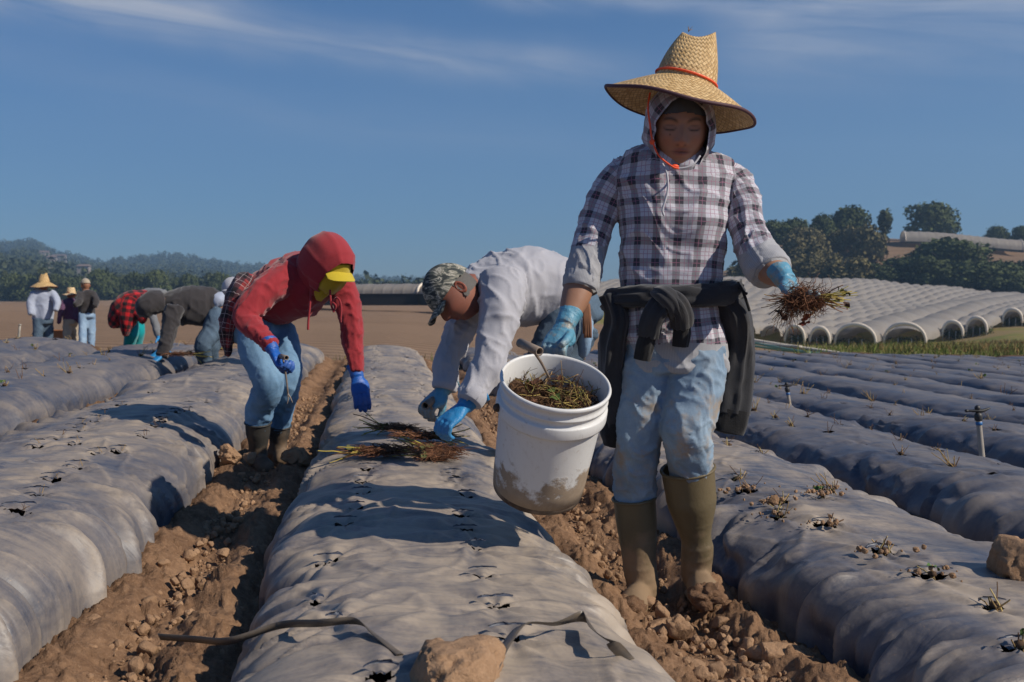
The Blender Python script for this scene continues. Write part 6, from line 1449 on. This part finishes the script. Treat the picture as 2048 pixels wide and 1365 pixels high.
def crumb_obj():
    rs = np.random.default_rng(8); var = [clod_mesh(80+k, 2) for k in range(10)]; N = 9500
    k = rs.random(N); cx = np.select([k < .42, k < .88, k < .94], [-.575, .86, -1.91], 2.22); w_ = np.select([k < .42, k < .88], [.22, .27], .1)
    y = 1.3+8*rs.random(N)**1.9; x = cx+rs.uniform(-1, 1, N)*w_; s = .003+.017*rs.random(N)**3.4
    z = Zg(x, y)+.012+.5*s+.022*fbm(x*2.3, y*2.3, 0, 3, 3)
    # crumbs fallen on the right bed
    m = 150; c_ = rs.integers(0, 8, m); hx = np.array([h[0] for h in HOLES[8][:8]])[c_]; hy = np.array([h[1] for h in HOLES[8][:8]])[c_]
    xb = hx+rs.normal(0, .05, m)-.02; yb = hy+rs.normal(0, .03, m)-.03; zb = np.array([float(bed_z(8, a, b)) for a, b in zip(xb, yb)])+.022
    x = np.r_[x, xb]; y = np.r_[y, yb]; z = np.r_[z, zb]; s = np.r_[s, .003+.009*rs.random(m)**2]
    mb = MB(); vi = rs.integers(0, 10, len(x))
    for v in range(10):
        V, T = var[v]; idx = np.where(vi == v)[0]; W_ = V[None]*s[idx][:, None, None]+np.stack([x, y, z], -1)[idx][:, None]
        mb.add(W_.reshape(-1, 3), None, (T[None]+np.arange(len(idx))[:, None, None]*len(V)).reshape(-1, 3))
    tag(mb.build('soil_crumbs', MCLOD, None, False), 'small crumbs of dry soil strewn along the furrows', 'soil crumbs', kind='stuff')
crumb_obj()
# ---- drip tape
MTAPE, _t, _b = new_mat('drip tape'); _t.put(_b, 'Base Color', _t.mix(_t.noise(_t.pos(), 25, 5), (.03, .031, .034), (.16, .125, .09))); _b.inputs['Roughness'].default_value = .45
def tape(pts, label, wd=.0085, tw=()):
    P_ = cr(np.array(pts), 60); T = nrm(np.gradient(P_, axis=0)); mb = MB(); k = len(P_); tws = np.interp(np.linspace(0, 1, k), *tw) if tw else np.zeros(k)
    S_ = nrm(np.cross(T, [0, 0, 1])); U = np.cross(S_, T); S2 = S_*np.cos(tws)[:, None]+U*np.sin(tws)[:, None]; N2 = np.cross(S2, T)
    ring = [P_+S2*wd*a+N2*b for a, b in ((-1, .0004), (-.3, .0014), (.3, .0014), (1, .0004), (1, -.0004), (-1, -.0004))]
    mb.add(np.stack(ring, 1).reshape(-1, 3), grid_quads(k, 6, True)); tag(mb.build('drip_tape', MTAPE, None, True, P_[0]), label, 'drip tape', 'drip tape lying across the middle bed')
def ob(px, py, dz=.03): p = on_bed(7, px, py); return p+np.array([0, 0, dz])
tape([ray_z(318, 1274, .19), ray_z(390, 1279, .20), ray_z(460, 1282, .23), ob(560, 1281), ob(640, 1278), ob(712, 1272, .028), ob(752, 1288, .015), ob(800, 1312, .002)], 'stiff black drip tape reaching over the left furrow from the middle bed', tw=([0, .7, .85, 1], [1.2, 1.2, .4, .2]))
tape([ob(985, 1345, .002), ob(1010, 1315, .02), ob(1048, 1280), ob(1110, 1278), ob(1165, 1268, .035), ob(1190, 1295, .03), ob(1230, 1325, .03), ray_z(1285, 1350, .10), ray_z(1318, 1354, .06)], 'twisted black drip tape at the near right side of the middle bed', .012, tw=([0, .35, .5, .6, 1], [.3, .5, 1.4, .7, .6]))
# ---- cut plant stubs
def stub_mesh(seed, n, L, leafy):
    rr2 = random.Random(seed); mb = MB()
    for i in range(n):
        w_ = wiggle((rr2.gauss(0, .012), rr2.gauss(0, .008), -.02), (rr2.gauss(0, .5), rr2.gauss(0, .5), 1), L*rr2.uniform(.5, 1.15), 5, .10); tubes(mb, [w_], rr2.uniform(.0014, .0026), 5, rr2.choice([(.42, .28, .12), (.30, .19, .09), (.16, .09, .05), (.48, .37, .16)]), .75)
    for i in range(leafy): leaf(mb, (rr2.gauss(0, .018), rr2.gauss(0, .015), rr2.uniform(.005, .03)), rr2.uniform(.009, .016), rr2, (.07, .13, .035))
    if n > 4: ell(mb, (0, 0, -.006), (.016, .013, .010), 1, col=(.10, .06, .035))
    me = mb.mesh('plant_stub', True); me.materials.append(MATTR); return me
SM = [stub_mesh(i, [4, 6, 3, 7, 5, 2, 8, 5][i], [.055, .07, .08, .06, .09, .075, .10, .05][i], [0, 0, 0, 1, 0, 0, 0, 2][i]) for i in range(8)]
rs5 = random.Random(77); cnt = 0
NM = {8: 'right bed nearest the walking woman', 6: 'left bed beside the left furrow', 5: 'second bed left of the furrow', 4: 'third bed left of the furrow', 3: 'far left bed', 9: 'second bed right of the woman', 10: 'third bed right of the woman'}
def stub(ci, x, y, k, z=None, sc=1.):
    global cnt
    z = float(bed_z(ci, x, y))+.010 if z is None else z; px, py, Zc = proj((x, y, z))
    if not (-30 < px < 2080 and py < 1390) or cnt > 290: return
    o = link('plant_stub', SM[k]); o.location = (x, y, z); o.rotation_euler = (0, 0, rs5.uniform(0, 6.28)); o.scale = (sc,)*3; cnt += 1
    nm = NM.get(ci, 'far beds at the right')
    tag(o, 'cut dry strawberry stub poking out of the '+nm, 'plant stub', 'cut stubs on the '+nm)
for (hx, hy, hw, hl) in HOLES[8]: stub(8, hx+.01, hy+.005, rs5.randrange(8), sc=rs5.uniform(.9, 1.25))
for (hx, hy, hw, hl) in HOLES[6][:22]: stub(6, hx+.01, hy, rs5.choice([0, 2, 5]), sc=.45)
for ci in (9, 10, 5, 4, 3):
    for (hx, hy, hw, hl) in HOLES[ci] if HOLES[ci] else [(CEN[ci]+s_*.18, y_, 0, 0) for y_ in np.arange(6, 12, .5) for s_ in (-1, 1)]:
        if rs5.random() < .8: stub(ci, hx, hy, rs5.randrange(8), sc=rs5.uniform(.8, 1.4))
for ci in range(11, 20):
    y_ = max(.95, (CEN[ci]-1.7)/.78)
    while y_ < bound(CEN[ci])-.6:
        stub(ci, CEN[ci]+rs5.choice((-.18, .18))+rs5.uniform(-.03, .03), y_, rs5.randrange(8), sc=rs5.uniform(1.0, 1.6)); y_ += rs5.uniform(.45, .9)
# ---- sprinklers, stake, boards, boxes
MPVC, _t, _b = new_mat('weathered pvc'); _t.put(_b, 'Base Color', _t.mix(_t.noise(_t.pos(), 20, 4), (.22, .19, .16), (.42, .38, .33))); _b.inputs['Roughness'].default_value = .6
MDRK, _t, _b = new_mat('dark plastic fitting'); _b.inputs['Base Color'].default_value = (.025, .024, .024, 1); _b.inputs['Roughness'].default_value = .5
MBLU, _t, _b = new_mat('blue tape'); _b.inputs['Base Color'].default_value = (.02, .13, .35, 1)
def sprinkler(px, py0, py1, Z, r, label):
    a = at(px, py0, Z); b = at(px+7*(r/.014), py1, Z); b = b+(b-a)*.5; t = thing('sprinkler', b, label, 'sprinkler', 'sprinkler risers in the right field')
    mb = MB(); loft(mb, [b, (a+b)/2, a], [r*1.05, r, r*.95], [r*1.05, r, r*.95], nu=12, nv=10); mb.build('riser', MPVC, t, True, b)
    mb = MB(); u = nrm(a-b); loft(mb, [a-u*.01, a+u*.02, a+u*.035], [r*1.3, r*1.4, r*.8], [r*1.3, r*1.4, r*.8], nu=12, nv=8); c = a+u*.045
    loft(mb, [c-RGT*r*4.2, c-RGT*r, c+RGT*r*1.5, c+RGT*r*4.5+u*r], [r*.35, r*.8, r*.9, r*.3], [r*.35, r*.6, r*.7, r*.3], ref=u, nu=10, nv=12); ell(mb, c+u*r, (r*1.1, r, r*1.1), 2); ell(mb, c-RGT*r*4, (r*.8, r*.6, r*.6), 2); mb.build('sprinkler_head', MDRK, t, True, b)
    mb = MB(); loft(mb, [a-u*.035, a-u*.018], [r*1.15]*2, [r*1.15]*2, nu=12, nv=3); mb.build('tape_wrap', MBLU, t, True, b)
sprinkler(1957, 838, 920, 5.6, .0155, 'grey sprinkler riser with dark head and blue wrap standing at the right')
sprinkler(1575, 782, 830, 8.6, .0150, 'small distant sprinkler riser just right of the dark jacket')
a_ = at(40, 650, 13.2); b_ = at(36, 690, 13.2); t = thing('stake', b_, 'thin white stake leaning at the far left edge of the field', 'stake'); mb = MB(); loft(mb, [b_, a_], [.017, .015], [.012, .012], nu=8, nv=4); mb.build('rod', MPVC, t, True, b_); mb = MB(); ell(mb, a_, (.022, .022, .012), 2); mb.build('rod_cap', MPVC, t, True, b_)
MBRD, _t, _b = new_mat('bleached board'); _t.put(_b, 'Base Color', _t.mix(_t.noise(_t.pos(), 3, 5), (.38, .33, .26), (.58, .52, .43))); _b.inputs['Roughness'].default_value = .85
MGRN, _t, _b = new_mat('green pipe'); _t.put(_b, 'Base Color', _t.mix(_t.noise(_t.pos(), 3, 5), (.12, .26, .17), (.22, .36, .26))); _b.inputs['Roughness'].default_value = .6
def beam(a, b, w, h, mat, nm, label, cat, group=None):
    a, b = np.asarray(a), np.asarray(b); mb = MB(); loft(mb, [a, (a+b)/2-[0, 0, .03], b], [w]*3, [h]*3, ref=(0, 0, 1), nu=12, nv=12, e=.35 if mat is MBRD else 1); tag(mb.build(nm, mat, None, True, a), label, cat, group)
beam(at(1440, 670, 52), at(1716, 713, 38), .16, .07, MBRD, 'board', 'long bleached board lying at the field edge below the tunnels', 'board')
beam(at(1480, 684, 48), at(1600, 694, 42), .10, .05, MBRD, 'board', 'shorter board under the long bleached one at the field edge', 'board')
for i, (x0, y0, x1, y1) in enumerate(((1480, 680, 1620, 706), (1490, 690, 1640, 708), (1470, 697, 1590, 712))): beam(at(x0, y0, 44), at(x1, y1, 37), .05, .05, MGRN, 'irrigation_pipe', ['upper green pipe under the bleached board', 'middle green pipe under the bleached board', 'lowest green pipe beside the bleached board'][i], 'pipe', 'green pipes at the field edge')
MORB, _t, _b = new_mat('orange plastic'); _b.inputs['Base Color'].default_value = (.48, .20, .08, 1); _b.inputs['Roughness'].default_value = .6
MCRD, _t, _b = new_mat('cardboard'); _b.inputs['Base Color'].default_value = (.50, .28, .15, 1)
def crate(px, Z, w, d, h, mat, nm, label, cat):
    g = gz(px, Z); t = thing(nm, g, label, cat)
    mb = MB()
    for (c, hh) in (((0, -d, h/2), (w, .012, h/2)), ((0, d, h/2), (w, .012, h/2)), ((-w, 0, h/2), (.012, d-.014, h/2-.002)), ((w, 0, h/2), (.012, d-.014, h/2-.002)), ((0, 0, .02), (w-.014, d-.014, .015))): box(mb, np.array(c)+g, hh)
    mb.build('walls', mat, t, False, g)
    mb = MB()
    for (c, hh) in (((0, -d-.012, h-.02), (w+.02, .01, .02)), ((0, d+.012, h-.02), (w+.02, .01, .02)), ((-w-.014, 0, h-.02), (.01, d, .018)), ((w+.014, 0, h-.02), (.01, d, .018))): box(mb, np.array(c)+g, hh)
    mb.build('rim', mat, t, False, g)
crate(116, 19.3, .14, .2, .50, MORB, 'crate', 'orange crate standing between the straw hatted man and the smaller person', 'crate')
crate(290, 14.2, .07, .1, .42, MCRD, 'carton', 'small tan carton beside the teal trousers', 'carton')
# ---- weeds and grass
def blades(nm, pts, h, cols, label, cat):
    rs = np.random.default_rng(len(pts)); n = len(pts); P_ = np.asarray(pts); a = rs.uniform(0, 6.28, n); w = h*.05; lean = rs.normal(0, .35, (n, 2))*h; hh = h*rs.uniform(.4, 1.2, n)
    if np.ndim(w) == 0: w = np.full(n, w)
    c, s = np.cos(a)*w, np.sin(a)*w; V = np.stack([P_+np.stack([-c, -s, 0*c], -1), P_+np.stack([c, s, 0*c], -1), P_+np.stack([c*.3+lean[:, 0], s*.3+lean[:, 1], hh], -1), P_+np.stack([-c*.6+lean[:, 0]*.5, -s*.6+lean[:, 1]*.5, hh*.6], -1)], 1)
    ci = rs.integers(0, len(cols), n); C_ = np.array(cols)[ci]*rs.uniform(.7, 1.2, (n, 1)); mb = MB(); mb.add(V.reshape(-1, 3), np.arange(n*4).reshape(-1, 4), col=np.repeat(C_, 4, 0)); tag(mb.build(nm, MATTR, None, False), label, cat, kind='stuff')
rs = np.random.default_rng(5); x = rs.uniform(-6, 14, 5000); y = bound(x)+.4+rs.exponential(.8, 5000); k = vn(x*.9, y*.9, 0, 3)+.3*rs.normal(size=5000) > .05; x, y = x[k], y[k]
blades('dry_weeds', np.stack([x, y, Zg(x, y)-.01], -1), .20, [(.34, .26, .09), (.28, .20, .08), (.13, .19, .05), (.40, .30, .12)], 'dry yellow and green weeds along the far end of the beds', 'weeds')
px = rs.uniform(1420, 2110, 16000); Zc = 30+110*rs.random(16000)**1.2; pp = np.array([gz(a, b) for a, b in zip(px, Zc)]); gcol = vn(pp[:, 0]*.12, pp[:, 1]*.12, 0, 9); 
k = (px > 1700+80*rs.normal(size=16000)) | (Zc > 95)
kk = k & (gcol > -.1)
blades('verge_grass', pp[kk], .42, [(.16, .20, .04), (.11, .16, .035), (.26, .23, .08)], 'green grass on the verge below the tunnels', 'grass')
kk = k & (gcol <= -.1)
blades('dry_verge_grass', pp[kk], .45, [(.32, .25, .10), (.25, .19, .08), (.22, .10, .05)], 'dry yellow grass on the verge below the tunnels', 'dry grass')
